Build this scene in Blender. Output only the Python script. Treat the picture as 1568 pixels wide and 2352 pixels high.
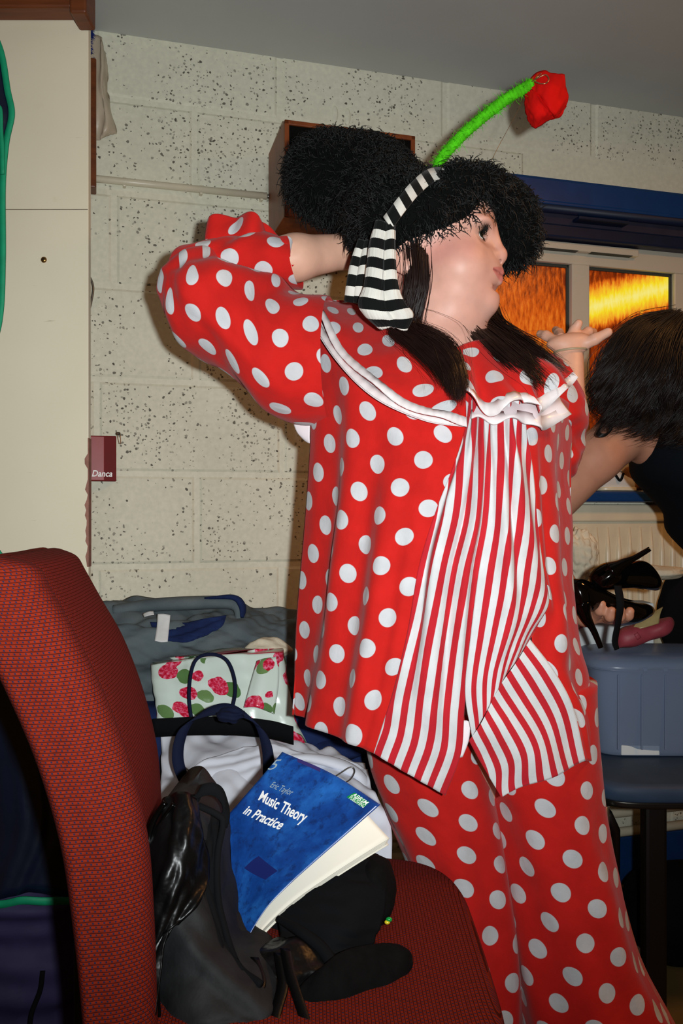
import bpy, bmesh, math, random
import numpy as np
from mathutils import Vector, Matrix

for o in list(bpy.data.objects):
    bpy.data.objects.remove(o, do_unlink=True)
scene = bpy.context.scene
COL = scene.collection
random.seed(7)
RNG = np.random.RandomState(11)

# ---------------------------------------------------------------- camera
F = 1950.0            # focal length in photo pixels (1568 x 2352 frame)
CX, CY = 784.0, 1176.0
H = 1.08              # camera height
cam_d = bpy.data.cameras.new('camera')
cam_d.sensor_fit = 'VERTICAL'
cam_d.sensor_height = 36.0
cam_d.sensor_width = 24.0
cam_d.lens = F / 2352.0 * 36.0
cam_d.clip_start = 0.05
cam = bpy.data.objects.new('camera', cam_d)
COL.objects.link(cam)
cam.location = (0, 0, H)
cam.rotation_euler = (math.pi / 2, 0, 0)
scene.camera = cam

# ---------------------------------------------------------------- world, lights, exposure
world = bpy.data.worlds.new('world')
scene.world = world
world.use_nodes = True
bg = world.node_tree.nodes['Background']
bg.inputs[0].default_value = (1.0, 0.52, 0.20, 1)
bg.inputs[1].default_value = 0.055

def add_light(name, kind, loc, energy, color, **kw):
    d = bpy.data.lights.new(name, kind)
    d.energy = energy
    d.color = color
    for k, v in kw.items():
        setattr(d, k, v)
    o = bpy.data.objects.new(name, d)
    COL.objects.link(o)
    o.location = loc
    return o

# the camera's own flash, beside the lens
flash = add_light('camera_flash', 'SPOT', (0.062, -0.03, H + 0.02), 82.0, (0.93, 0.98, 1.0),
                  shadow_soft_size=0.012, spot_size=math.radians(104), spot_blend=1.0)
flash.rotation_euler = (math.radians(90 + 8), 0, math.radians(4))
# the tungsten lamp of the room, on the ceiling right of the camera
lamp = add_light('ceiling_lamp', 'AREA', (1.25, 1.15, 2.17), 9.5, (1.0, 0.44, 0.13),
                 shape='DISK', size=0.35)

vs = scene.view_settings
vs.view_transform = 'Standard'
vs.look = 'None'
vs.gamma = 1.0
vs.use_curve_mapping = False
vs.exposure = 0.0

# ---------------------------------------------------------------- helpers
def W(px, py, Y):
    """point of the room seen at a photo pixel, Y metres in front of the camera"""
    return np.array([(px - CX) / F * Y, Y, H - (py - CY) / F * Y])

WT = 0.2822
WD = np.array([1.0, WT, 0]) / math.hypot(1, WT)      # along the back wall, to the right
WN = np.array([WD[1], -WD[0], 0])                     # out of the wall, to the camera
WO = np.array([0, 2.2, 0])
WANG = math.atan2(WD[1], WD[0])

def WL(px, py, off=0.0):
    """point on the back wall (off metres proud of it)"""
    x = (px - CX) / F
    n = WN
    Y = (n[1] * 2.2 + off) / (n[0] * x + n[1])
    return W(px, py, Y)

def wall_sz(px, py, off=0.0):
    p = WL(px, py, off)
    return float(np.dot(p - WO, WD)), float(p[2])

def from_wall(s, z, off):
    p = WO + WD * s + WN * off
    return np.array([p[0], p[1], z])

WLOC = {}

def empty(name, loc, label=None, cat=None, group=None):
    o = bpy.data.objects.new(name, None)
    o.empty_display_size = 0.05
    COL.objects.link(o)
    o.location = tuple(float(c) for c in loc)
    WLOC[o.name] = np.array(loc, float)
    tag(o, label, cat, group)
    return o

def tag(o, label=None, cat=None, group=None, kind=None):
    if label: o['label'] = label
    if cat: o['category'] = cat
    if group: o['group'] = group
    if kind: o['kind'] = kind
    return o

def mkobj(name, verts, faces, mat=None, parent=None, smooth=True, uvs=None, label=None, cat=None,
          group=None, kind=None, solid=0.0, sub=0, soff=0.0, bevel=0.0, cols=None, autosmooth=False):
    v = np.asarray(verts, float)
    if parent is None:
        org = np.array([(v[:, 0].min() + v[:, 0].max()) / 2, (v[:, 1].min() + v[:, 1].max()) / 2, v[:, 2].min()])
    else:
        org = WLOC[parent.name]
    me = bpy.data.meshes.new(name)
    me.from_pydata((v - org).tolist(), [], faces if isinstance(faces, list) else faces.tolist())
    me.update()
    if mat is not None:
        me.materials.append(mat)
    if smooth:
        me.polygons.foreach_set('use_smooth', [True] * len(me.polygons))
    if uvs is not None:
        uv = me.uv_layers.new(name='UVMap')
        li = np.zeros(len(me.loops), dtype=np.int32)
        me.loops.foreach_get('vertex_index', li)
        uv.data.foreach_set('uv', np.asarray(uvs, float)[li].ravel())
    if cols is not None:
        ca = me.color_attributes.new(name='Col', type='FLOAT_COLOR', domain='POINT')
        c4 = np.ones((len(v), 4)); c4[:, :3] = cols
        ca.data.foreach_set('color', c4.ravel())
    o = bpy.data.objects.new(name, me)
    COL.objects.link(o)
    if parent is None:
        o.location = tuple(org)
        WLOC[o.name] = org
    else:
        o.parent = parent
        WLOC[o.name] = org
    if bevel:
        m = o.modifiers.new('b', 'BEVEL'); m.width = bevel; m.segments = 2; m.limit_method = 'ANGLE'
    if solid:
        m = o.modifiers.new('s', 'SOLIDIFY'); m.thickness = solid; m.offset = soff
    if sub:
        m = o.modifiers.new('ss', 'SUBSURF'); m.levels = sub; m.render_levels = sub
    tag(o, label, cat, group, kind)
    return o

def crom(P, n, closed=False):
    """Catmull-Rom through P (k, ..., 3) along axis 0 -> n samples"""
    P = np.asarray(P, float)
    k = len(P)
    if closed:
        t = np.linspace(0, k, n, endpoint=False)
        i = np.floor(t).astype(int)
        f = t - i
        g = lambda j: P[j % k]
    else:
        if k == 2:
            t = np.linspace(0, 1, n)
            return P[0] + (P[1] - P[0]) * t.reshape((-1,) + (1,) * (P.ndim - 1))
        t = np.linspace(0, k - 1, n)
        i = np.minimum(np.floor(t).astype(int), k - 2)
        f = t - i
        Q = np.concatenate([[2 * P[0] - P[1]], P, [2 * P[-1] - P[-2]]])
        g = lambda j: Q[j + 1]
    f = f.reshape((-1,) + (1,) * (P.ndim - 1))
    p0, p1, p2, p3 = g(i - 1), g(i), g(i + 1), g(i + 2)
    return 0.5 * ((2 * p1) + (-p0 + p2) * f + (2 * p0 - 5 * p1 + 4 * p2 - p3) * f * f + (-p0 + 3 * p1 - 3 * p2 + p3) * f ** 3)

def grid_faces(nr, nc, closed=False):
    r = np.arange(nr - 1)[:, None]
    cN = nc if closed else nc - 1
    c = np.arange(cN)[None, :]
    c2 = (c + 1) % nc
    a = r * nc + c
    b = r * nc + c2
    d = (r + 1) * nc + c
    e = (r + 1) * nc + c2
    return np.stack([a + 0 * b, b + 0 * a, e, d], -1).reshape(-1, 4)

def gnormals(G, closed=False):
    if closed:
        du = np.roll(G, -1, 1) - np.roll(G, 1, 1)
    else:
        du = np.gradient(G, axis=1)
    dv = np.gradient(G, axis=0)
    n = np.cross(du, dv)
    return n / (np.linalg.norm(n, axis=2, keepdims=True) + 1e-9)

def arc_uv(G, mode='mid', vcol=None):
    du = np.linalg.norm(np.diff(G, axis=1), axis=2)
    u = np.concatenate([np.zeros((G.shape[0], 1)), np.cumsum(du, 1)], 1)
    if mode == 'right':
        u = u - u[:, -1:]
    elif mode == 'mid':
        m = G.shape[1] // 2
        u = u - u[:, m:m + 1]
    dv = np.linalg.norm(np.diff(G, axis=0), axis=2)
    v = np.concatenate([np.zeros((1, G.shape[1])), np.cumsum(dv, 0)], 0)
    m = G.shape[1] // 2 if vcol is None else vcol
    v = v * 0.5 + v[:, m:m + 1] * 0.5
    return np.stack([u, -v], -1)

def wav(U, V, seed, n=6, fu=3.0, fv=3.0):
    """smooth pseudo noise of two parameters, about -1..1"""
    r = np.random.RandomState(seed)
    s = 0
    for i in range(n):
        k = 1 + i * 0.6
        s = s + np.sin(U * fu * k * r.uniform(1.5, 4.5) * r.choice([-1, 1]) + V * fv * k * r.uniform(1.5, 4.5) + r.uniform(0, 6.28)) / k
    return s / 2.2

def eval_grid(C, nr, nc, closed=False):
    C = np.asarray(C, float)
    A = crom(C, nr)                       # rows
    B = crom(np.swapaxes(A, 0, 1), nc, closed)
    return np.swapaxes(B, 0, 1)

def pts(rows):
    return [[W(*p) for p in r] for r in rows]

def patch(name, rows, mat, parent=None, nr=40, nc=40, disp=None, uv='mid', solid=0.002, raw=False, soff=0.0,
          uvoff=(0, 0), **kw):
    C = rows if raw else pts(rows)
    G = eval_grid(C, nr, nc)
    if disp is not None:
        U, V = np.meshgrid(np.linspace(0, 1, nc), np.linspace(0, 1, nr))
        N = gnormals(G)
        N = N * np.sign(-N[..., 1:2] + 1e-6)     # towards the camera side
        G = G + N * disp(U, V)[..., None]
    uvs = arc_uv(G, uv) + np.array(uvoff)
    return mkobj(name, G.reshape(-1, 3), grid_faces(nr, nc), mat, parent, uvs=uvs.reshape(-1, 2), solid=solid, soff=soff, **kw)

def loft(name, rings, mat, parent=None, nr=40, nc=48, disp=None, cap=(True, True), raw=True, solid=0.0, **kw):
    G = eval_grid(rings, nr, nc, True)
    if disp is not None:
        U, V = np.meshgrid(np.linspace(0, 1, nc, endpoint=False), np.linspace(0, 1, nr))
        N = gnormals(G, True)
        G = G + N * disp(U, V)[..., None]
    du = np.linalg.norm(np.roll(G, -1, 1) - G, axis=2)
    u = np.concatenate([np.zeros((nr, 1)), np.cumsum(du, 1)[:, :-1]], 1)
    u = u - u[:, nc // 2:nc // 2 + 1]
    dv = np.linalg.norm(np.diff(G, axis=0), axis=2).mean(1)
    v = np.concatenate([[0], np.cumsum(dv)])[:, None] + 0 * u
    verts = G.reshape(-1, 3)
    uvs = np.stack([u, -v], -1).reshape(-1, 2)
    faces = grid_faces(nr, nc, True).tolist()
    ex, eu = [], []
    if cap[0]:
        i = len(verts) + len(ex); ex.append(G[0].mean(0)); eu.append((0, 0))
        faces += [[i, (c + 1) % nc, c] for c in range(nc)]
    if cap[1]:
        i = len(verts) + len(ex); ex.append(G[-1].mean(0)); eu.append((0, float(-v[-1, 0])))
        b = (nr - 1) * nc
        faces += [[i, b + c, b + (c + 1) % nc] for c in range(nc)]
    if ex:
        verts = np.concatenate([verts, np.array(ex)]); uvs = np.concatenate([uvs, np.array(eu)])
    return mkobj(name, verts, faces, mat, parent, uvs=uvs, solid=solid, **kw)

def ring(c, r1, r2, a1=(1, 0, 0), a2=(0, 1, 0), n=16, power=2.0):
    t = np.linspace(0, 2 * math.pi, n, endpoint=False)
    ct, st = np.cos(t), np.sin(t)
    e = 2.0 / power
    ct = np.sign(ct) * np.abs(ct) ** e
    st = np.sign(st) * np.abs(st) ** e
    return np.asarray(c) + np.outer(ct, np.asarray(a1)) * r1 + np.outer(st, np.asarray(a2)) * r2

def tube_arrays(path, rad, n=10, flat=1.0, up=(0, 0, 1), cap=True):
    P = np.asarray(path, float)
    k = len(P)
    rad = np.broadcast_to(np.asarray(rad, float), (k,))
    T = np.gradient(P, axis=0)
    T /= np.linalg.norm(T, axis=1, keepdims=True) + 1e-9
    nrm = np.cross(T[0], up)
    if np.linalg.norm(nrm) < 1e-3:
        nrm = np.cross(T[0], (1, 0.3, 0))
    nrm /= np.linalg.norm(nrm)
    V = []
    a = np.linspace(0, 2 * math.pi, n, endpoint=False)
    for i in range(k):
        nrm = nrm - T[i] * np.dot(nrm, T[i])
        nrm /= np.linalg.norm(nrm) + 1e-9
        b = np.cross(T[i], nrm)
        V.append(P[i] + rad[i] * (np.outer(np.cos(a), nrm) + flat * np.outer(np.sin(a), b)))
    G = np.array(V)
    f = grid_faces(k, n, True).tolist()
    v = G.reshape(-1, 3)
    if cap:
        v = np.concatenate([v, P[:1], P[-1:]])
        f += [[k * n, (c + 1) % n, c] for c in range(n)]
        f += [[k * n + 1, (k - 1) * n + c, (k - 1) * n + (c + 1) % n] for c in range(n)]
    return v, f

def tube(name, path, rad, mat, parent=None, n=10, smooth_n=0, flat=1.0, up=(0, 0, 1), **kw):
    P = np.asarray(path, float)
    rad = np.broadcast_to(np.asarray(rad, float), (len(P),)).copy()
    if smooth_n:
        rad = crom(rad[:, None], smooth_n)[:, 0]
        P = crom(P, smooth_n)
    v, f = tube_arrays(P, rad, n, flat, up)
    return mkobj(name, v, f, mat, parent, **kw)

def strip(name, path, side, width, mat, parent=None, n=40, solid=0.0015, twist=None, **kw):
    """flat band along a path; side = direction of its width"""
    P = crom(np.asarray(path, float), n)
    S = crom(np.asarray(side, float), n) if np.ndim(side) > 1 else np.tile(np.asarray(side, float), (n, 1))
    S = S / np.linalg.norm(S, axis=1, keepdims=True)
    w = np.broadcast_to(np.asarray(width, float), (n,))[:, None]
    G = np.stack([P - S * w / 2, P, P + S * w / 2], 1)
    uvs = arc_uv(G)
    return mkobj(name, G.reshape(-1, 3), grid_faces(n, 3), mat, parent, uvs=uvs.reshape(-1, 2), solid=solid, **kw)

def boxv(lo, hi):
    x0, y0, z0 = lo; x1, y1, z1 = hi
    v = [(x0, y0, z0), (x1, y0, z0), (x1, y1, z0), (x0, y1, z0), (x0, y0, z1), (x1, y0, z1), (x1, y1, z1), (x0, y1, z1)]
    f = [[0, 3, 2, 1], [4, 5, 6, 7], [0, 1, 5, 4], [1, 2, 6, 5], [2, 3, 7, 6], [3, 0, 4, 7]]
    return np.array(v, float), f

def box(name, lo, hi, mat, parent=None, bevel=0.004, **kw):
    v, f = boxv(lo, hi)
    return mkobj(name, v, f, mat, parent, smooth=False, bevel=bevel, **kw)

def wbox(name, s0, s1, z0, z1, o0, o1, mat, parent=None, bevel=0.003, **kw):
    """box on the back wall: s along it, z height, o0..o1 proud of it"""
    v, f = boxv((s0, o0, z0), (s1, o1, z1))
    vw = np.array([from_wall(a, c, b) for a, b, c in v])
    f = [g[::-1] for g in f]
    return mkobj(name, vw, f, mat, parent, smooth=False, bevel=bevel, **kw)

def blob(name, centre, radii, mat, parent=None, nr=28, nc=36, amp=0.0, seed=1, fu=1.0, rot=0.0, power=2.0, **kw):
    """rounded lump with wrinkles"""
    th = np.linspace(0.02, math.pi - 0.02, nr)
    ph = np.linspace(0, 2 * math.pi, nc, endpoint=False)
    T, P = np.meshgrid(th, ph, indexing='ij')
    e = 2.0 / power
    sg = lambda x: np.sign(x) * np.abs(x) ** e
    D = np.stack([sg(np.sin(T)) * sg(np.cos(P)), sg(np.sin(T)) * sg(np.sin(P)), sg(np.cos(T))], -1)
    r = np.random.RandomState(seed)
    s = 0
    for i in range(9):
        d = r.normal(size=3); d /= np.linalg.norm(d)
        s = s + np.sin((D @ d) * fu * r.uniform(4, 12) + r.uniform(0, 6)) / (1 + i * 0.3)
    G = D * np.asarray(radii) * (1 + amp * s[..., None])
    c, q = math.cos(rot), math.sin(rot)
    G = np.stack([G[..., 0] * c + G[..., 2] * q, G[..., 1], -G[..., 0] * q + G[..., 2] * c], -1)
    G = G + np.asarray(centre)
    v = np.concatenate([G.reshape(-1, 3), [G[0].mean(0)], [G[-1].mean(0)]])
    f = grid_faces(nr, nc, True).tolist()
    f += [[nr * nc, (k + 1) % nc, k] for k in range(nc)]
    f += [[nr * nc + 1, (nr - 1) * nc + k, (nr - 1) * nc + (k + 1) % nc] for k in range(nc)]
    return mkobj(name, v, f, mat, parent, **kw)

def join_arrays(parts):
    V, Fc, o = [], [], 0
    for v, f in parts:
        V.append(np.asarray(v, float))
        Fc += [[i + o for i in g] for g in f]
        o += len(v)
    return np.concatenate(V), Fc

def strands(name, paths, width, mat, parent=None, taper=True, **kw):
    """many thin three-sided hairs in one mesh; paths (n, k, 3)"""
    P = np.asarray(paths, float)
    n, k, _ = P.shape
    T = np.gradient(P, axis=1)
    T /= np.linalg.norm(T, axis=2, keepdims=True) + 1e-9
    ref = np.array([0.31, -0.8, 0.5])
    A = np.cross(T, ref); A /= np.linalg.norm(A, axis=2, keepdims=True) + 1e-9
    B = np.cross(T, A)
    w = np.broadcast_to(np.asarray(width, float).reshape(-1, 1, 1), (n, 1, 1)) * np.ones((n, k, 1)) / 2
    if taper:
        t = np.linspace(0, 1, k).reshape(1, k, 1)
        w = w * (1 - 0.85 * t ** 2)
    V = np.stack([P + w * (math.cos(a) * A + math.sin(a) * B) for a in (0, 2.094, 4.189)], 2).reshape(-1, 3)
    base = (np.arange(n) * k * 3)[:, None, None]
    r = (np.arange(k - 1) * 3)[None, :, None]
    c = np.arange(3)[None, None, :]
    c2 = (c + 1) % 3
    f = np.stack([base + r + c, base + r + c2, base + r + 3 + c2, base + r + 3 + c], -1).reshape(-1, 4)
    return mkobj(name, V, f, mat, parent, **kw)

# ---------------------------------------------------------------- signed-distance bodies
class Body:
    def __init__(self):
        self.p = []
    def add(self, fn, k=0.01, op='u'):
        self.p.append((fn, k, op))
    def sphere(self, c, r, k=0.01, op='u'):
        c = np.asarray(c, float)
        self.add(lambda P: np.linalg.norm(P - c, axis=1) - r, k, op)
    def ell(self, c, r, M=None, k=0.01, op='u'):
        c = np.asarray(c, float); r = np.asarray(r, float)
        M = np.eye(3) if M is None else np.asarray(M, float)     # rows: local axes
        def fn(P):
            q = (P - c) @ M.T
            k0 = np.linalg.norm(q / r, axis=1)
            k1 = np.linalg.norm(q / (r * r), axis=1) + 1e-9
            return k0 * (k0 - 1.0) / k1
        self.add(fn, k, op)
    def cap(self, a, b, ra, rb, k=0.01, op='u'):
        a = np.asarray(a, float); b = np.asarray(b, float)
        ab = b - a; L2 = float(ab @ ab) + 1e-12
        def fn(P):
            t = np.clip(((P - a) @ ab) / L2, 0, 1)
            return np.linalg.norm(P - a - t[:, None] * ab, axis=1) - (ra + (rb - ra) * t)
        self.add(fn, k, op)
    def chain(self, P, R, k=0.01):
        for i in range(len(P) - 1):
            self.cap(P[i], P[i + 1], R[i], R[i + 1], k)
    def ev(self, P):
        d = np.full(len(P), 10.0)
        for fn, k, op in self.p:
            e = fn(P)
            if op == 'u':
                h = np.clip(0.5 + 0.5 * (d - e) / k, 0, 1)
                d = d * (1 - h) + e * h - k * h * (1 - h)
            else:
                h = np.clip(0.5 - 0.5 * (d + e) / k, 0, 1)
                d = d * (1 - h) - e * h + k * h * (1 - h)
        return d
    def mesh(self, lo, hi, h=0.006, refine=None):
        lo = np.asarray(lo, float); hi = np.asarray(hi, float)
        q = 4
        nb = np.ceil((hi - lo) / (h * q)).astype(int) + 1
        gx, gy, gz = [lo[i] + (np.arange(nb[i]) + 0.5) * h * q - 0.5 * h for i in range(3)]
        Cc = np.stack(np.meshgrid(gx, gy, gz, indexing='ij'), -1).reshape(-1, 3)
        dc = self.ev(Cc)
        n = nb * q
        D = np.repeat(np.repeat(np.repeat(dc.reshape(nb), q, 0), q, 1), q, 2)
        near = np.where(np.abs(dc) < h * q * 1.6)[0]
        o = np.stack(np.meshgrid(*[np.arange(q)] * 3, indexing='ij'), -1).reshape(-1, 3)
        bi = np.stack(np.unravel_index(near, nb), -1) * q
        idx = (bi[:, None, :] + o[None]).reshape(-1, 3)
        P = lo + idx * h
        D[idx[:, 0], idx[:, 1], idx[:, 2]] = self.ev(P)
        # surface nets
        S = D < 0
        cells = None
        cnt = np.zeros(np.array(D.shape) - 1, np.int16)
        for dx in (0, 1):
            for dy in (0, 1):
                for dz in (0, 1):
                    cnt += S[dx:n[0] - 1 + dx, dy:n[1] - 1 + dy, dz:n[2] - 1 + dz]
        act = np.stack(np.where((cnt > 0) & (cnt < 8)), -1)
        vid = -np.ones(cnt.shape, np.int64)
        vid[act[:, 0], act[:, 1], act[:, 2]] = np.arange(len(act))
        acc = np.zeros((len(act), 3)); num = np.zeros(len(act))
        cor = [(x, y, z) for x in (0, 1) for y in (0, 1) for z in (0, 1)]
        for a in cor:
            for ax in range(3):
                if a[ax] == 0:
                    b = list(a); b[ax] = 1
                    da = D[act[:, 0] + a[0], act[:, 1] + a[1], act[:, 2] + a[2]]
                    db = D[act[:, 0] + b[0], act[:, 1] + b[1], act[:, 2] + b[2]]
                    m = (da < 0) != (db < 0)
                    t = np.where(m, da / (da - db + 1e-12), 0)
                    p = np.array(a, float)[None] + np.zeros((len(act), 3))
                    p[:, ax] += t
                    acc[m] += p[m]; num[m] += 1
        V = lo + (act + acc / num[:, None]) * h
        faces = []
        for ax in range(3):
            u, w = (ax + 1) % 3, (ax + 2) % 3
            sl0 = [slice(None)] * 3; sl1 = [slice(None)] * 3
            sl0[ax] = slice(0, n[ax] - 1); sl1[ax] = slice(1, n[ax])
            m = S[tuple(sl0)] != S[tuple(sl1)]
            e = np.stack(np.where(m), -1)
            ok = (e[:, u] > 0) & (e[:, w] > 0) & (e[:, u] < n[u] - 1) & (e[:, w] < n[w] - 1)
            e = e[ok]
            flip = S[e[:, 0], e[:, 1], e[:, 2]]
            def vi(du, dw):
                c = e.copy(); c[:, u] += du; c[:, w] += dw
                return vid[c[:, 0], c[:, 1], c[:, 2]]
            qd = np.stack([vi(-1, -1), vi(0, -1), vi(0, 0), vi(-1, 0)], -1)
            qd[~flip] = qd[~flip][:, ::-1]
            faces.append(qd)
        Fq = np.concatenate(faces)
        Fq = Fq[(Fq >= 0).all(1)]
        if refine:
            for fn in refine:
                V, Fq = subdiv_local(V, Fq, fn)
            V = self.project(V)
        else:
            V = self.project(V, 2)
        return V, Fq
    def project(self, V, it=4):
        e = 0.0007
        V = V.copy()
        for _ in range(it):
            d = self.ev(V)
            g = np.stack([self.ev(V + np.eye(3)[i] * e) - d for i in range(3)], -1) / e
            g /= np.maximum(np.linalg.norm(g, axis=1, keepdims=True), 0.3)
            V -= g * np.clip(d, -0.004, 0.004)[:, None] * 0.9
        return V

def subdiv_local(V, Fq, fn):
    """split every face of the region fn(centre) in four; border faces get fitted with triangles"""
    bm = bmesh.new()
    vs_ = [bm.verts.new(p) for p in V.tolist()]
    for f in (Fq.tolist() if hasattr(Fq, 'tolist') else Fq):
        try:
            bm.faces.new([vs_[i] for i in f])
        except ValueError:
            pass
    bm.faces.ensure_lookup_table()
    fc = np.array([tuple(f.calc_center_median()) for f in bm.faces])
    sel = fn(fc)
    edges = set()
    for f, s in zip(bm.faces, sel):
        if s:
            edges.update(f.edges)
    bmesh.ops.subdivide_edges(bm, edges=list(edges), cuts=1, use_grid_fill=True)
    bm.verts.index_update()
    V2 = np.array([tuple(v.co) for v in bm.verts])
    F2 = [[v.index for v in f.verts] for f in bm.faces]
    bm.free()
    return V2, F2

# ---------------------------------------------------------------- materials
def srgb(r, g, b):
    f = lambda c: (c / 255 / 12.92) if c / 255 <= 0.04045 else ((c / 255 + 0.055) / 1.055) ** 2.4
    return (f(r), f(g), f(b), 1.0)

class NT:
    def __init__(self, name):
        self.m = bpy.data.materials.new(name)
        self.m.use_nodes = True
        self.t = self.m.node_tree
        self.b = self.t.nodes['Principled BSDF']
    def n(self, typ, **kw):
        x = self.t.nodes.new(typ)
        for k, v in kw.items():
            setattr(x, k, v)
        return x
    def l(self, a, b):
        self.t.links.new(a, b)
    def math(self, op, a, b=None, clamp=False):
        x = self.n('ShaderNodeMath', operation=op, use_clamp=clamp)
        for i, v in enumerate((a, b)):
            if v is None: continue
            if isinstance(v, (int, float)): x.inputs[i].default_value = v
            else: self.l(v, x.inputs[i])
        return x.outputs[0]
    def madd(self, a, b, c):
        x = self.n('ShaderNodeMath', operation='MULTIPLY_ADD')
        self.l(a, x.inputs[0]); x.inputs[1].default_value = b; x.inputs[2].default_value = c
        return x.outputs[0]
    def mix(self, fac, a, b, blend='MIX'):
        x = self.n('ShaderNodeMix', data_type='RGBA', blend_type=blend)
        for s, v in ((x.inputs[0], fac), (x.inputs[6], a), (x.inputs[7], b)):
            if isinstance(v, (int, float)): s.default_value = v
            elif isinstance(v, tuple): s.default_value = v
            else: self.l(v, s)
        return x.outputs[2]
    def ramp(self, fac, stops, interp='LINEAR'):
        x = self.n('ShaderNodeValToRGB')
        x.color_ramp.interpolation = interp
        e = x.color_ramp.elements
        while len(e) < len(stops): e.new(0.5)
        for i, (p, c) in enumerate(stops):
            e[i].position = p
            e[i].color = c if isinstance(c, tuple) else (c, c, c, 1)
        self.l(fac, x.inputs[0])
        return x.outputs[0]
    def coord(self, kind='Object', scale=(1, 1, 1), rot=(0, 0, 0), loc=(0, 0, 0)):
        tc = self.n('ShaderNodeTexCoord')
        mp = self.n('ShaderNodeMapping')
        mp.inputs['Scale'].default_value = scale
        mp.inputs['Rotation'].default_value = rot
        mp.inputs['Location'].default_value = loc
        self.l(tc.outputs[kind], mp.inputs[0])
        return mp.outputs[0]
    def noise(self, vec, scale=5.0, detail=3.0, rough=0.5, out=0):
        x = self.n('ShaderNodeTexNoise')
        x.inputs['Scale'].default_value = scale
        x.inputs['Detail'].default_value = detail
        x.inputs['Roughness'].default_value = rough
        self.l(vec, x.inputs['Vector'])
        return x.outputs[out]
    def voro(self, vec, scale=5.0, feature='F1', out='Distance', rnd=1.0):
        x = self.n('ShaderNodeTexVoronoi', feature=feature)
        x.inputs['Scale'].default_value = scale
        x.inputs['Randomness'].default_value = rnd
        self.l(vec, x.inputs['Vector'])
        return x.outputs[out]
    def bump(self, h, strength=0.3, dist=0.002):
        x = self.n('ShaderNodeBump')
        x.inputs['Strength'].default_value = strength
        x.inputs['Distance'].default_value = dist
        self.l(h, x.inputs['Height'])
        self.l(x.outputs[0], self.b.inputs['Normal'])
    def set(self, **kw):
        names = dict(color='Base Color', rough='Roughness', metal='Metallic', spec='Specular IOR Level', coat='Coat Weight',
                     coatr='Coat Roughness', sheen='Sheen Weight', sss='Subsurface Weight', trans='Transmission Weight',
                     alpha='Alpha', emit='Emission Color', es='Emission Strength', ior='IOR')
        for k, v in kw.items():
            s = self.b.inputs[names[k]]
            if isinstance(v, (int, float, tuple)): s.default_value = v
            else: self.l(v, s)
        return self

def plain(name, col, rough=0.6, spec=0.3, var=0.12, vscale=12.0, bump=0.0, bscale=60.0, bd=0.001, **kw):
    t = NT(name)
    co = t.coord()
    if var:
        nz = t.noise(co, vscale, 4)
        f = t.ramp(nz, [(0.3, 1 - var), (0.7, 1 + var)])
        c = t.mix(1.0, col, f, 'MULTIPLY')
    else:
        c = col
    t.set(color=c, rough=rough, spec=spec, **kw)
    if bump:
        t.bump(t.noise(co, bscale, 3), bump, bd)
    return t.m

M = {}
# block wall: cream emulsion over open-textured blocks with dark pits
def wall_mat(pits):
    t = NT('painted_block' if pits else 'painted_mortar')
    tc = t.n('ShaderNodeTexCoord')
    geo = t.n('ShaderNodeNewGeometry')
    vec = geo.outputs['Position']
    base = t.mix(t.ramp(t.noise(vec, 2.5, 4), [(0.35, 0.0), (0.7, 1.0)]), srgb(238, 236, 214), srgb(226, 224, 202))
    fine = t.noise(vec, 90, 4)
    base = t.mix(0.35, base, t.mix(1.0, base, t.ramp(fine, [(0.3, 0.75), (0.7, 1.1)]), 'MULTIPLY'))
    if pits:
        warp = t.n('ShaderNodeVectorMath', operation='ADD')
        t.l(vec, warp.inputs[0])
        nz = t.n('ShaderNodeVectorMath', operation='SCALE'); nz.inputs[3].default_value = 0.012
        t.l(t.noise(vec, 60, 2, out=1), nz.inputs[0]); t.l(nz.outputs[0], warp.inputs[1])
        d = t.voro(warp.outputs[0], 125, 'F1', 'Distance')
        rnd = t.voro(warp.outputs[0], 125, 'F1', 'Color')
        sep = t.n('ShaderNodeSeparateColor'); t.l(rnd, sep.inputs[0])
        zone = t.ramp(t.noise(vec, 5.5, 3), [(0.40, 0.03), (0.60, 0.78)])
        lim = t.math('LESS_THAN', sep.outputs[0], zone)
        size = t.madd(sep.outputs[1], 0.34, 0.10)
        pit = t.math('MULTIPLY', t.math('LESS_THAN', d, size), lim)
        soft = t.math('MULTIPLY', pit, t.madd(sep.outputs[2], 0.6, 0.35))
        col = t.mix(soft, base, srgb(70, 64, 54))
        t.set(color=col, rough=0.62, spec=0.25)
        h = t.math('SUBTRACT', t.math('MULTIPLY', fine, 0.35), pit)
        t.bump(h, 0.6, 0.0025)
    else:
        t.set(color=base, rough=0.55, spec=0.3)
        t.bump(fine, 0.25, 0.0015)
    return t.m
M['block'] = wall_mat(True)
M['mortar'] = wall_mat(False)

M['ceiling'] = plain('ceiling_paint', srgb(196, 198, 194), 0.7, 0.2, 0.05, 3, 0.15, 120, 0.001)
M['floor'] = plain('lino_floor', srgb(118, 100, 62), 0.45, 0.4, 0.2, 9, 0.1, 80)

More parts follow.
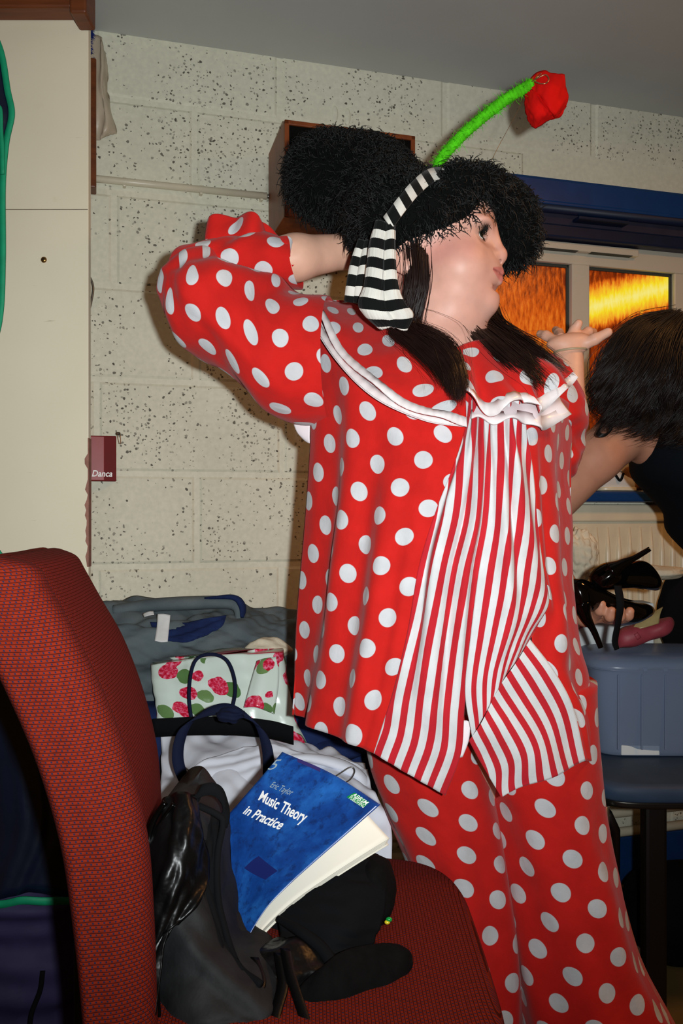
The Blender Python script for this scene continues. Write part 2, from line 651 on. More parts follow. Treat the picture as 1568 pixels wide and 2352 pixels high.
def board_mat():
    t = NT('painted_board')
    geo = t.n('ShaderNodeNewGeometry'); vec = geo.outputs['Position']
    base = t.mix(t.ramp(t.noise(vec, 3, 4), [(0.35, 0.0), (0.7, 1.0)]), srgb(235, 224, 196), srgb(226, 214, 186))
    st = t.ramp(t.noise(vec, 9, 6, 0.65), [(0.66, 0.0), (0.8, 0.35)])
    base = t.mix(st, base, srgb(190, 160, 110))
    # fine scratches
    m = t.n('ShaderNodeMapping'); m.inputs['Scale'].default_value = (4, 4, 60); m.inputs['Rotation'].default_value = (0, 0.08, 0)
    t.l(vec, m.inputs[0])
    sc = t.ramp(t.noise(m.outputs[0], 3, 5, 0.7), [(0.70, 0.0), (0.73, 0.4)])
    base = t.mix(sc, base, srgb(150, 130, 95))
    t.set(color=base, rough=0.42, spec=0.4)
    t.bump(t.noise(vec, 140, 3), 0.08, 0.001)
    return t.m
M['board'] = board_mat()
M['chip'] = plain('bare_board_edge', srgb(150, 105, 90), 0.7, 0.2, 0.2, 60)

def wood(name, c1, c2, scale=(3, 30, 30), rough=0.45):
    t = NT(name)
    co = t.coord('Object', scale)
    nz = t.noise(co, 2.0, 6, 0.6)
    t.set(color=t.mix(t.ramp(nz, [(0.3, 0.0), (0.7, 1.0)]), c1, c2), rough=rough, spec=0.4)
    t.bump(nz, 0.1, 0.001)
    return t.m
M['wood'] = wood('varnished_wood', srgb(122, 62, 26), srgb(92, 44, 18))
M['darkwood'] = wood('dark_wood', srgb(84, 58, 34), srgb(48, 32, 20), (30, 30, 4))
M['teak'] = wood('speaker_veneer', srgb(150, 76, 32), srgb(118, 56, 22), (30, 30, 4))

M['white_pvc'] = plain('white_window_plastic', srgb(208, 201, 183), 0.35, 0.5, 0.03)
M['white_gloss'] = plain('white_gloss_paint', srgb(218, 210, 184), 0.35, 0.5, 0.05, 20)
M['blue_paint'] = plain('blue_gloss_paint', srgb(14, 58, 112), 0.35, 0.4, 0.1, 20)
M['blue_dark'] = plain('dark_blue_paint', srgb(8, 26, 54), 0.5, 0.4, 0.1, 20)
M['purple_blind'] = plain('slate_purple_fabric', srgb(52, 48, 64), 0.8, 0.2, 0.1, 20)
M['rubber'] = plain('grey_window_seal', srgb(60, 66, 62), 0.6, 0.3, 0.0)
M['metal'] = plain('grey_metal', srgb(150, 148, 142), 0.3, 0.5, 0.05, 20, metal=0.9)
M['brass'] = plain('brass', srgb(150, 112, 62), 0.3, 0.5, 0.05, 20, metal=0.9)
M['black_metal'] = plain('black_metal', srgb(14, 14, 14), 0.4, 0.5, 0.0)
M['steel_dark'] = plain('dark_tube_steel', srgb(60, 58, 54), 0.3, 0.5, 0.0, metal=0.8)

def pane_mat(name, lo, hi, thr):
    # obscured glass lit from the street by a sodium lamp
    t = NT(name)
    co = t.coord('UV', (110, 26, 1))
    n1 = t.noise(co, 1.0, 5, 0.6)
    co2 = t.coord('UV', (3.0, 3.0, 1))
    big = t.noise(co2, 1.0, 2)
    tc = t.n('ShaderNodeTexCoord')
    sep = t.n('ShaderNodeSeparateXYZ'); t.l(tc.outputs['UV'], sep.inputs[0])
    u, v = sep.outputs[0], sep.outputs[1]     # metres, from the pane's lower left corner
    if thr is None:
        g = t.madd(v, -0.9, 0.62)
        s = t.math('ADD', t.math('MULTIPLY', n1, 0.75), g)
        s = t.math('MULTIPLY', t.math('ADD', s, t.math('MULTIPLY', big, 0.35)), 0.72)
        col = t.ramp(s, [(0.30, srgb(40, 10, 2)), (0.48, srgb(120, 36, 4)), (0.60, srgb(205, 84, 12)), (0.74, srgb(238, 130, 36)), (0.9, srgb(250, 190, 80))])
    else:
        # the street lamp's own bright streak, rising to the right
        line = t.math('SUBTRACT', v, t.madd(u, 0.30, thr))
        band = t.math('SUBTRACT', 1.0, t.math('MULTIPLY', t.math('ABSOLUTE', line), 14.0), True)
        band = t.math('MULTIPLY', band, 1.15)
        s = t.math('ADD', t.math('MULTIPLY', n1, 0.62), t.math('MULTIPLY', band, 0.62))
        s = t.math('MULTIPLY', t.math('ADD', s, t.math('MULTIPLY', big, 0.12)), 0.86)
        col = t.ramp(s, [(0.22, srgb(60, 16, 2)), (0.36, srgb(150, 50, 6)), (0.46, srgb(226, 106, 22)), (0.58, srgb(252, 176, 40)), (0.75, srgb(255, 226, 40)), (0.95, srgb(255, 240, 130))])
    t.set(color=srgb(30, 14, 6), rough=0.25, spec=0.5, emit=col, es=0.9)
    t.bump(n1, 0.5, 0.002)
    return t.m
M['pane_a'] = pane_mat('reeded_glass_dim', 0, 0, None)
M['pane_b'] = pane_mat('reeded_glass_bright', 0, 0, 0.405)

# costume cloth
def cloth_base(t, col, rough=0.85):
    uv = t.coord('UV', (1, 1, 1))
    nz = t.noise(uv, 26, 4)
    c = t.mix(1.0, col, t.ramp(nz, [(0.3, 0.90), (0.7, 1.08)]), 'MULTIPLY')
    t.set(color=c, rough=rough, spec=0.15, sheen=0.1)
    wv = t.noise(t.coord('UV', (900, 900, 1)), 1.0, 1)
    wr = t.noise(t.coord('UV', (1, 0.45, 1), (0, 0, 0.3)), 17, 4, 0.55)
    t.bump(t.math('ADD', t.math('ADD', t.math('MULTIPLY', wv, 0.12), t.math('MULTIPLY', t.noise(uv, 55, 3), 0.4)), t.math('MULTIPLY', wr, 2.2)), 0.35, 0.004)

RED = srgb(199, 30, 25)
WHITE_DOT = srgb(205, 206, 208)
def dots_mat(name, rot=0.49, pitch=0.0535, rad=0.255, off=(0, 0)):
    t = NT(name)
    p = t.coord('UV', (1 / pitch, 1 / pitch, 1), (0, 0, rot), (off[0], off[1], 0))
    fr = t.n('ShaderNodeVectorMath', operation='FRACTION'); t.l(p, fr.inputs[0])
    sb = t.n('ShaderNodeVectorMath', operation='SUBTRACT'); t.l(fr.outputs[0], sb.inputs[0]); sb.inputs[1].default_value = (0.5, 0.5, 0)
    fl = t.n('ShaderNodeVectorMath', operation='MULTIPLY'); t.l(sb.outputs[0], fl.inputs[0]); fl.inputs[1].default_value = (1, 1, 0)
    ln = t.n('ShaderNodeVectorMath', operation='LENGTH'); t.l(fl.outputs[0], ln.inputs[0])
    mr = t.n('ShaderNodeMapRange'); t.l(ln.outputs['Value'], mr.inputs[0])
    mr.inputs[1].default_value = rad + 0.008; mr.inputs[2].default_value = rad - 0.008
    cloth_base(t, t.mix(mr.outputs[0], RED, WHITE_DOT))
    return t.m
M['dots'] = dots_mat('red_cotton_white_dots')
M['dots_large'] = dots_mat('red_trouser_cotton_white_dots', pitch=0.0585)

def stripe_mat(name, c1, c2, period, duty, axis=0, off=0.0, rough=0.85):
    t = NT(name)
    tc = t.n('ShaderNodeTexCoord')
    sp = t.n('ShaderNodeSeparateXYZ'); t.l(tc.outputs['UV'], sp.inputs[0])
    a = t.math('MULTIPLY', sp.outputs[axis], 1 / period)
    a = t.math('FRACT', t.math('ADD', a, off + 100.0))
    cloth_base(t, t.mix(t.math('LESS_THAN', a, duty), c1, c2), rough)
    return t.m
M['stripes'] = stripe_mat('red_white_striped_cotton', srgb(190, 34, 44), srgb(212, 212, 212), 0.0212, 0.52)
M['scarf'] = stripe_mat('black_white_striped_knit', srgb(8, 10, 9), srgb(214, 210, 200), 0.0285, 0.47, axis=1)
M['ribbon'] = plain('white_satin_ribbon', srgb(232, 222, 220), 0.28, 0.6, 0.08, 60, 0.15, 40, 0.002)
M['lining'] = plain('white_cotton_lining', srgb(238, 228, 230), 0.8, 0.2, 0.03)

def skin_mat(name='skin'):
    t = NT(name)
    a = t.n('ShaderNodeVertexColor'); a.layer_name = 'Col'
    co = t.coord()
    c = t.mix(1.0, a.outputs[0], t.ramp(t.noise(co, 45, 4), [(0.3, 0.93), (0.7, 1.05)]), 'MULTIPLY')
    t.set(color=c, rough=0.48, spec=0.4, sss=0.12)
    t.b.inputs['Subsurface Radius'].default_value = (0.012, 0.005, 0.003)
    t.b.inputs['Subsurface Scale'].default_value = 0.6
    t.bump(t.noise(co, 420, 2), 0.06, 0.0006)
    return t.m
M['skin'] = skin_mat()
M['hair'] = plain('dark_brown_hair', srgb(30, 16, 12), 0.38, 0.5, 0.3, 30)
M['hair2'] = plain('dark_curly_hair', srgb(18, 9, 6), 0.45, 0.45, 0.3, 30)
M['fur'] = plain('black_fake_fur', srgb(11, 13, 13), 0.6, 0.35, 0.3, 30)
M['furbase'] = plain('black_fur_backing', srgb(6, 7, 7), 0.9, 0.1, 0.0)
M['lash'] = plain('black_lashes', srgb(12, 10, 8), 0.6, 0.3, 0.0)
def eye_mat():
    t = NT('eyeball')
    tc = t.n('ShaderNodeTexCoord')
    sp = t.n('ShaderNodeSeparateXYZ'); t.l(tc.outputs['UV'], sp.inputs[0])
    c = t.ramp(sp.outputs[0], [(0.0, srgb(8, 8, 6)), (0.36, srgb(8, 8, 6)), (0.40, srgb(60, 62, 40)), (0.62, srgb(40, 44, 30)), (0.70, srgb(226, 222, 214))])
    t.set(color=c, rough=0.08, spec=0.6)
    return t.m
M['eye'] = eye_mat()
M['rose'] = plain('red_felt', srgb(214, 18, 14), 0.9, 0.1, 0.08, 60, 0.2, 200)
M['green_yarn'] = plain('lime_green_yarn', srgb(80, 196, 24), 0.85, 0.1, 0.25, 90)
M['wire'] = plain('thin_wire', srgb(180, 140, 100), 0.25, 0.6, 0.0, metal=0.8)
M['bracelet'] = plain('pale_cord', srgb(176, 160, 130), 0.5, 0.4, 0.1, 60)
M['black_top'] = plain('black_jersey', srgb(9, 14, 19), 0.9, 0.1, 0.15, 20, 0.3, 60)

def chair_fabric():
    t = NT('red_weave_upholstery')
    p = t.coord('UV', (1 / 0.0052, 1 / 0.0037, 1))
    sp = t.n('ShaderNodeSeparateXYZ'); t.l(p, sp.inputs[0])
    row = t.math('FLOOR', sp.outputs[1])
    sh = t.math('MULTIPLY', t.math('MODULO', row, 2.0), 0.5)
    fx = t.math('FRACT', t.math('ADD', t.math('ADD', sp.outputs[0], sh), 1000.0))
    fy = t.math('FRACT', t.math('ADD', sp.outputs[1], 1000.0))
    dx = t.math('ABSOLUTE', t.math('SUBTRACT', fx, 0.5))
    dy = t.math('ABSOLUTE', t.math('SUBTRACT', fy, 0.5))
    blue = t.math('MULTIPLY', t.math('LESS_THAN', dx, 0.16), t.math('LESS_THAN', dy, 0.24))
    line = t.math('GREATER_THAN', dy, 0.36)
    c = t.mix(line, srgb(122, 34, 14), srgb(70, 16, 8))
    c = t.mix(blue, c, srgb(36, 34, 58))
    c = t.mix(0.5, c, t.mix(1.0, c, t.ramp(t.noise(p, 0.8, 3), [(0.3, 0.7), (0.7, 1.3)]), 'MULTIPLY'))
    t.set(color=c, rough=0.9, spec=0.1)
    t.bump(t.math('SUBTRACT', 1.0, t.math('ADD', dy, t.math('MULTIPLY', dx, 0.5))), 0.4, 0.0012)
    return t.m
M['chair'] = chair_fabric()
M['seat_fabric'] = M['chair']

M['satin'] = plain('black_satin', srgb(9, 9, 9), 0.34, 0.3, 0.2, 14, 0.6, 34, 0.006)
M['satin_dull'] = plain('black_brushed_satin', srgb(26, 27, 28), 0.7, 0.3, 0.5, 30, 0.5, 60, 0.003)
M['leather'] = plain('black_patent_leather', srgb(4, 4, 4), 0.08, 0.4, 0.0)
M['black_leather'] = plain('black_leather', srgb(8, 8, 8), 0.38, 0.25, 0.2, 60, 0.4, 120, 0.001)
M['black_cloth'] = plain('black_cotton', srgb(13, 14, 16), 0.92, 0.12, 0.15, 20, 0.3, 90)
M['felt_black'] = plain('black_felt', srgb(12, 12, 12), 0.95, 0.1, 0.25, 80, 0.4, 200)
M['paper'] = plain('cream_paper', srgb(236, 230, 212), 0.7, 0.25, 0.02)
def pages_mat():
    t = NT('page_edges')
    t.set(color=srgb(236, 231, 214), rough=0.7, spec=0.25)
    return t.m
M['pages'] = pages_mat()
def cover_mat():
    t = NT('blue_printed_cover')
    uv = t.coord('UV', (1, 1, 1))
    n1 = t.noise(uv, 12, 6, 0.65)
    c = t.ramp(n1, [(0.25, srgb(8, 32, 86)), (0.5, srgb(16, 64, 136)), (0.75, srgb(36, 104, 182))])
    n2 = t.noise(t.coord('UV', (60, 60, 1)), 1.0, 8, 0.75)
    c = t.mix(t.ramp(n2, [(0.52, 0.0), (0.62, 0.7)]), c, srgb(14, 36, 84))
    t.set(color=c, rough=0.32, spec=0.5)
    return t.m
M['cover'] = cover_mat()
M['print_white'] = plain('white_print', srgb(240, 240, 236), 0.4, 0.4, 0.0)
M['print_grey'] = plain('grey_print', srgb(150, 168, 172), 0.4, 0.4, 0.0)
M['print_navy'] = plain('navy_print', srgb(24, 36, 96), 0.35, 0.4, 0.05)
M['print_plum'] = plain('plum_print', srgb(52, 44, 100), 0.35, 0.4, 0.0)
M['print_green'] = plain('green_print', srgb(16, 132, 62), 0.35, 0.4, 0.0)

def denim():
    t = NT('grey_blue_denim')
    co = t.coord()
    n1 = t.noise(co, 14, 5)
    c = t.mix(t.ramp(n1, [(0.3, 0.0), (0.7, 1.0)]), srgb(84, 96, 102), srgb(108, 118, 120))
    t.set(color=c, rough=0.9, spec=0.15)
    t.bump(t.math('ADD', t.noise(co, 700, 1), t.math('MULTIPLY', n1, 2.0)), 0.35, 0.002)
    return t.m
M['denim'] = denim()
M['denim_dark'] = plain('dark_blue_denim', srgb(28, 42, 82), 0.9, 0.15, 0.25, 30, 0.3, 300)
M['navy'] = plain('navy_cloth', srgb(16, 24, 50), 0.85, 0.2, 0.2, 20, 0.3, 100)
M['navy_shiny'] = plain('navy_nylon', srgb(10, 20, 38), 0.36, 0.5, 0.2, 14, 0.4, 14, 0.008)
M['teal'] = plain('teal_green_binding', srgb(14, 138, 96), 0.6, 0.3, 0.1, 60)
M['purple'] = plain('dark_purple_fabric', srgb(44, 38, 74), 0.7, 0.3, 0.2, 16, 0.3, 40)
M['white_cloth'] = plain('white_cotton_shirt', srgb(234, 237, 246), 0.85, 0.2, 0.04, 20, 0.3, 24, 0.004)
M['cream_cloth'] = plain('cream_cotton', srgb(224, 214, 188), 0.85, 0.2, 0.06, 20, 0.6, 36, 0.008)
M['care_tag'] = plain('white_care_tag', srgb(226, 226, 224), 0.7, 0.2, 0.05, 60)
def floral():
    t = NT('rose_print_oilcloth')
    uv = t.coord('UV', (1, 1, 1))
    wp = t.n('ShaderNodeVectorMath', operation='ADD')
    sc = t.n('ShaderNodeVectorMath', operation='SCALE'); sc.inputs[3].default_value = 0.012
    t.l(t.noise(uv, 40, 2, out=1), sc.inputs[0]); t.l(uv, wp.inputs[0]); t.l(sc.outputs[0], wp.inputs[1])
    base = srgb(222, 236, 224)
    # leaves
    d2 = t.voro(wp.outputs[0], 26, 'F1'); k2 = t.n('ShaderNodeSeparateColor'); t.l(t.voro(wp.outputs[0], 26, 'F1', 'Color'), k2.inputs[0])
    leaf = t.math('MULTIPLY', t.math('LESS_THAN', d2, 0.45), t.math('LESS_THAN', k2.outputs[0], 0.6))
    lc = t.mix(k2.outputs[1], srgb(70, 118, 62), srgb(140, 168, 108))
    c = t.mix(leaf, base, lc)
    # roses
    d1 = t.voro(wp.outputs[0], 23, 'F1'); k1 = t.n('ShaderNodeSeparateColor'); t.l(t.voro(wp.outputs[0], 23, 'F1', 'Color'), k1.inputs[0])
    rose = t.math('MULTIPLY', t.math('LESS_THAN', d1, 0.46), t.math('LESS_THAN', k1.outputs[0], 0.72))
    pet = t.noise(t.coord('UV', (150, 150, 1)), 1.0, 3, 0.6)
    rc = t.ramp(pet, [(0.36, srgb(190, 20, 44)), (0.5, srgb(226, 46, 82)), (0.66, srgb(240, 140, 170))])
    c = t.mix(rose, c, rc)
    t.set(color=c, rough=0.2, spec=0.55)
    t.bump(t.noise(uv, 30, 2), 0.3, 0.003)
    return t.m
M['floral'] = floral()
M['red_print'] = plain('glossy_red_card', srgb(150, 24, 22), 0.4, 0.35, 0.08, 30)
M['red_dark'] = plain('dark_red_card', srgb(110, 14, 16), 0.6, 0.2, 0.05, 30)
M['grille'] = plain('black_grille_cloth', srgb(12, 12, 11), 0.95, 0.1, 0.2, 200)
M['plate'] = plain('name_plate', srgb(110, 96, 70), 0.35, 0.5, 0.5, 120)
M['blue_tinsel'] = plain('blue_duster', srgb(30, 50, 128), 0.8, 0.2, 0.3, 90)
M['clear_bag'] = plain('cloudy_polythene', srgb(200, 184, 160), 0.35, 0.5, 0.05, 20, 0.3, 30, 0.004)
M['black_plastic'] = plain('black_plastic', srgb(14, 14, 14), 0.4, 0.5, 0.0)

def tub_mat():
    t = NT('translucent_blue_plastic')
    t.set(color=srgb(146, 162, 188), rough=0.25, spec=0.5)
    tr = t.n('ShaderNodeBsdfTransparent'); tr.inputs[0].default_value = (0.75, 0.83, 0.92, 1)
    mx = t.n('ShaderNodeMixShader'); mx.inputs[0].default_value = 0.55
    out = t.t.nodes['Material Output']
    t.l(tr.outputs[0], mx.inputs[1]); t.l(t.b.outputs[0], mx.inputs[2]); t.l(mx.outputs[0], out.inputs[0])
    return t.m
M['tub'] = tub_mat()
M['seat_blue'] = plain('dark_blue_seat', srgb(50, 70, 94), 0.6, 0.3, 0.1, 20, 0.2, 200)
M['pink_leather'] = plain('dusky_pink_leather', srgb(156, 62, 72), 0.5, 0.4, 0.1, 40, 0.3, 60, 0.002)
M['gold_insole'] = plain('gold_insole', srgb(170, 150, 100), 0.35, 0.5, 0.1, 40)
M['white_paper'] = plain('white_paper', srgb(226, 232, 232), 0.7, 0.2, 0.03)
M['pink'] = plain('magenta_edge', srgb(190, 40, 100), 0.5, 0.4, 0.0)
M['white_trainer'] = plain('white_leather', srgb(206, 204, 200), 0.45, 0.4, 0.05)
M['tan'] = plain('tan_leather', srgb(150, 100, 50), 0.5, 0.4, 0.1, 40)
M['glass_bead'] = plain('green_bead', srgb(20, 140, 60), 0.15, 0.6, 0.2, 200)
M['yellow'] = plain('yellow_bead', srgb(220, 200, 40), 0.2, 0.6, 0.0)

# ================================================================ THE ROOM
CEIL = 2.232
# floor and ceiling
v, f = boxv((-2.2, -1.0, -0.05), (3.0, 3.4, 0.0))
tag(mkobj('floor', v, f, M['floor'], smooth=False), kind='structure')
v, f = boxv((-2.2, -1.0, CEIL), (3.0, 3.4, CEIL + 0.06))
tag(mkobj('ceiling', v, f, M['ceiling'], smooth=False), kind='structure')

# back wall: mortar backing with every block on it
S0, S1 = -1.45, 2.35
wall = wbox('wall_back', S0, S1, 0.0, CEIL, -0.12, 0.0, M['mortar'], bevel=0)
tag(wall, kind='structure')
wloc = WLOC[wall.name]
zl = [2.075 - 0.2255 * k for k in range(-1, 10)]
zl[0] = CEIL + 0.012
BL = 0.452
win_s0 = wall_sz(1085, 600)[0]; win_s1 = wall_sz(1568, 600)[0] + 0.30
win_z0 = wall_sz(1320, 1050)[1]; win_z1 = wall_sz(1320, 560)[1]
s_ref = {0: wall_sz(641, 180)[0], 1: wall_sz(446, 340)[0], 2: wall_sz(262, 560)[0]}
blk_cache = {}
def block_mesh(w, h):
    key = (round(w, 3), round(h, 3))
    if key in blk_cache: return blk_cache[key]
    bm = bmesh.new()
    t = 0.0035; b = 0.006
    # shallow pillow: front face inset from the joint
    o = [(-w / 2, 0, -h / 2), (w / 2, 0, -h / 2), (w / 2, 0, h / 2), (-w / 2, 0, h / 2)]
    i = [(-w / 2 + b, -t, -h / 2 + b), (w / 2 - b, -t, -h / 2 + b), (w / 2 - b, -t, h / 2 - b), (-w / 2 + b, -t, h / 2 - b)]
    k = [(p[0], 0.01, p[2]) for p in o]
    vo = [bm.verts.new(p) for p in o]; vi = [bm.verts.new(p) for p in i]; vk = [bm.verts.new(p) for p in k]
    bm.faces.new(vi)
    for a in range(4):
        c = (a + 1) % 4
        bm.faces.new([vo[a], vo[c], vi[c], vi[a]]); bm.faces.new([vk[a], vk[c], vo[c], vo[a]])
    bm.normal_update()
    me = bpy.data.meshes.new('block'); bm.to_mesh(me); bm.free()
    me.materials.append(M['block'])
    blk_cache[key] = me
    return me
for r in range(len(zl) - 1):
    z1, z0 = zl[r], max(zl[r + 1], 0.0)
    if z1 - z0 < 0.03: continue
    s = s_ref[r] if r in s_ref else s_ref[1] + (0 if r % 2 else BL / 2) + 0.01 * math.sin(r * 3)
    while s > S0: s -= BL
    while s < S1:
        a, b = max(s, S0), min(s + BL, S1)
        s += BL
        if b - a < 0.04: continue
        inwin = (a > win_s0 - 0.05 and z0 < win_z1 + 0.02 and z1 > win_z0 - 0.02)
        if inwin: continue
        w, h = b - a - 0.013, z1 - z0 - 0.013
        ob = bpy.data.objects.new('block', block_mesh(w, h))
        COL.objects.link(ob)
        ob.parent = wall
        p = from_wall((a + b) / 2, (z0 + z1) / 2, 0.0)
        ob.location = tuple(p - wloc)
        ob.rotation_euler = (0, 0, WANG)

# blue painted band and pipes low on the wall
wbox('trim_1', wall_sz(1150, 2000)[0], S1, 0.02, 0.155, 0.001, 0.012, M['blue_paint'], kind='structure')
# left painted board (edge of a partition), chipped along its edge
bx = (203 - CX) / F * 1.55
board = box('wall_left', (-1.4, 1.55, 0.0), (bx, 1.566, CEIL), M['board'], bevel=0.0012, kind='structure')
mkobj('board_joint', boxv((-1.4, 1.5488, 1.632), (bx - 0.001, 1.5502, 1.6328))[0], boxv((0, 0, 0), (1, 1, 1))[1], M['darkwood'], board, smooth=False)
# bare strip where the edging has broken away: ragged outline
zz = np.linspace(0.98, 1.215, 26)
wdt = np.clip(0.0035 + 0.002 * np.sign(np.sin(np.arange(26) * 1.3)) + RNG.uniform(-0.002, 0.002, 26), 0.001, 0.007)
wdt[-1] = 0.001
G = np.stack([np.stack([np.full(26, bx + 0.0006), np.full(26, 1.5662), zz], -1),
              np.stack([np.full(26, bx + 0.0006), np.full(26, 1.5493), zz], -1),
              np.stack([bx - wdt, np.full(26, 1.5493), zz], -1)], 1)
mkobj('chipped_edge', G.reshape(-1, 3), grid_faces(26, 3), M['chip'], board, smooth=False, label='bare brown strip where the paint edge is broken')
# screw head
p = W(101, 597, 1.549)
sc = blob('screw_head', p + np.array([0, -0.001, 0]), (0.0055, 0.003, 0.0055), M['brass'], board, 10, 14)
v, f = boxv(p + np.array([-0.004, -0.0046, -0.0005]), p + np.array([0.004, -0.0038, 0.0005]))
mkobj('screw_slot', v, f, M['black_metal'], sc, smooth=False)
# wooden trim at the top of the board
a = W(163, 36, 1.50); b_ = W(199, -40, 1.50)
tr = box('trim_2', (a[0], 1.49, a[2]), (b_[0] + 0.002, 1.549, CEIL), M['wood'], kind='structure')
a = W(60, 12, 1.5)
box('trim_3', (-1.3, 1.505, a[2]), (W(162, 0, 1.5)[0], 1.549, CEIL), M['wood'], kind='structure')

# ---- window
def wrect(name, px0, py0, px1, py1, o0, o1, mat, parent, bevel=0.003, **kw):
    pm = (px0 + px1) / 2; pym = (py0 + py1) / 2
    s0 = wall_sz(px0, pym, o1)[0]; s1 = wall_sz(px1, pym, o1)[0]
    z1 = wall_sz(pm, py0, o1)[1]; z0 = wall_sz(pm, py1, o1)[1]
    return wbox(name, s0, s1, z0, z1, o0, o1, mat, parent, bevel, **kw)

sL = wall_sz(1085, 700, 0.03)[0]; sP1 = wall_sz(1312, 700, 0.03)[0]; sP2 = wall_sz(1352, 700, 0.03)[0]
sR = wall_sz(1549, 700, 0.03)[0]; sE = sR + 0.06
zT = wall_sz(1325, 549, 0.03)[1]; zG = wall_sz(1325, 607, 0.03)[1]; zB = wall_sz(1325, 1040, 0.03)[1]; zBB = zB - 0.05
win = empty('window_1', from_wall((sL + sE) / 2, zBB, 0.0)); tag(win, kind='structure')
wbox('window_frame', sL, sE, zG, zT + 0.06, 0.0, 0.03, M['white_pvc'], win)
wbox('window_frame', sL, sE, zBB, zB, 0.0, 0.03, M['white_pvc'], win)
wbox('window_frame', sL, sL + 0.05, zB, zG, 0.0, 0.03, M['white_pvc'], win)
wbox('window_frame', sR, sE, zB, zG, 0.0, 0.03, M['white_pvc'], win)
wbox('mullion', sP1, sP2, zB, zG, 0.0, 0.034, M['white_pvc'], win)
def pane(s0, s1, mat, z0=zB, z1=zG):
    p = np.array([from_wall(s0, z0, 0.012), from_wall(s1, z0, 0.012), from_wall(s1, z1, 0.012), from_wall(s0, z1, 0.012)])
    q = np.array([from_wall(s0, z0, 0.006), from_wall(s1, z0, 0.006), from_wall(s1, z1, 0.006), from_wall(s0, z1, 0.006)])
    uv = np.array([(0, 0), (s1 - s0, 0), (s1 - s0, z1 - z0), (0, z1 - z0)])
    mkobj('pane', np.concatenate([p, q]), [[0, 1, 2, 3], [7, 6, 5, 4], [0, 4, 5, 1], [1, 5, 6, 2], [2, 6, 7, 3], [3, 7, 4, 0]],
          mat, win, smooth=False, uvs=np.concatenate([uv, uv]))
    g = 0.008
    for (a0, a1, b0, b1) in ((s0, s1, z1 - g, z1), (s0, s1, z0, z0 + g), (s0, s0 + g, z0, z1), (s1 - g, s1, z0, z1)):
        wbox('glazing_seal', a0, a1, b0, b1, 0.010, 0.017, M['rubber'], win, 0.001)
pane(sL + 0.05, sP1, M['pane_a'])
pane(sP2, sR, M['pane_b'])
# trickle vent on the head of the frame
s0 = wall_sz(1213, 570, 0.05)[0]; s1 = wall_sz(1466, 570, 0.05)[0]
vz1 = wall_sz(1340, 562, 0.05)[1]; vz0 = wall_sz(1340, 578, 0.05)[1]
vent = wbox('vent_cover', s0, s1, vz0, vz1, 0.03, 0.052, M['white_pvc'], win)
for k in range(2):
    a = s0 + 0.02 + k * (s1 - s0) / 2
    wbox('vent_slot', a, a + (s1 - s0) / 2 - 0.04, vz0 - 0.0005, vz0 + 0.0012, 0.034, 0.0522, M['rubber'], vent, 0.0005)
# sill
z1 = wall_sz(1420, 1128, 0.12)[1]; z0 = wall_sz(1420, 1153, 0.12)[1]
sill = wbox('window_sill', sL - 0.1, S1, z0, z1, 0.001, 0.12, M['blue_paint'], None, 0.006, kind='structure')
sill_top = z1

# ---- blue lintel box with its rolled blind over the window
sb0 = wall_sz(1000, 430, 0.09)[0]
lz1 = wall_sz(1320, 412, 0.09)[1]; lz0 = wall_sz(1320, 475, 0.09)[1]
lin = empty('blind_box', from_wall((sb0 + S1) / 2, lz0 - 0.06, 0.03), 'dark blue painted blind box above the orange window', 'blind box')
wbox('box_front', sb0, S1, lz0, lz1, 0.001, 0.09, M['blue_paint'], lin, 0.01)
v, f = tube_arrays([from_wall(sb0 + 0.02, lz0 - 0.006, 0.082), from_wall(S1 - 0.02, lz0 - 0.006, 0.082)], 0.014, 12)
mkobj('roller', v, f, M['blue_dark'], lin)
wbox('lip', sb0, S1, lz0 - 0.002, lz0 + 0.006, 0.09, 0.096, M['blue_paint'], lin, 0.002)
z2 = wall_sz(1320, 520, 0.06)[1]; z3 = wall_sz(1320, 552, 0.06)[1]
wbox('valance', sb0, S1, z2 - 0.002, lz0 - 0.0, 0.032, 0.064, M['purple_blind'], lin, 0.004)
wbox('hem_bar', sb0, S1, z3, z2, 0.032, 0.07, M['blue_dark'], lin, 0.006)
a = wall_sz(1330, 484, 0.1)[0]; b_ = wall_sz(1446, 484, 0.1)[0]
wbox('bracket', a, b_, lz0 - 0.034, lz0 - 0.026, 0.064, 0.1, M['blue_dark'], lin, 0.002)

# ---- radiator
rs0 = wall_sz(1150, 1300, 0.09)[0]; rs1 = wall_sz(1568, 1300, 0.09)[0] + 0.35
rz1 = wall_sz(1430, 1160, 0.09)[1]; rz0 = rz1 - 0.62
rad = empty('radiator', from_wall((rs0 + rs1) / 2, rz0, 0.05), 'cream panel radiator under the blue window sill', 'radiator')
wbox('panel', rs0, rs1, rz0, rz1, 0.04, 0.072, M['white_gloss'], rad, 0.008)
wbox('top_rail', rs0, rs1, rz1 - 0.045, rz1 + 0.002, 0.072, 0.082, M['white_gloss'], rad, 0.006)
k = 0
s = rs0 + 0.02
while s < rs1 - 0.02:
    c = from_wall(s, 0, 0.072)
    zc = np.linspace(rz0 + 0.04, rz1 - 0.06, 8)
    path = np.array([[c[0], c[1], z] for z in zc])
    v, f = tube_arrays(path, [0.002, 0.0085, 0.0095, 0.0095, 0.0095, 0.0095, 0.0085, 0.002], 10, 1.0, (WD[0], WD[1], 0))
    mkobj('flute', v, f, M['white_gloss'], rad)
    s += 0.0345
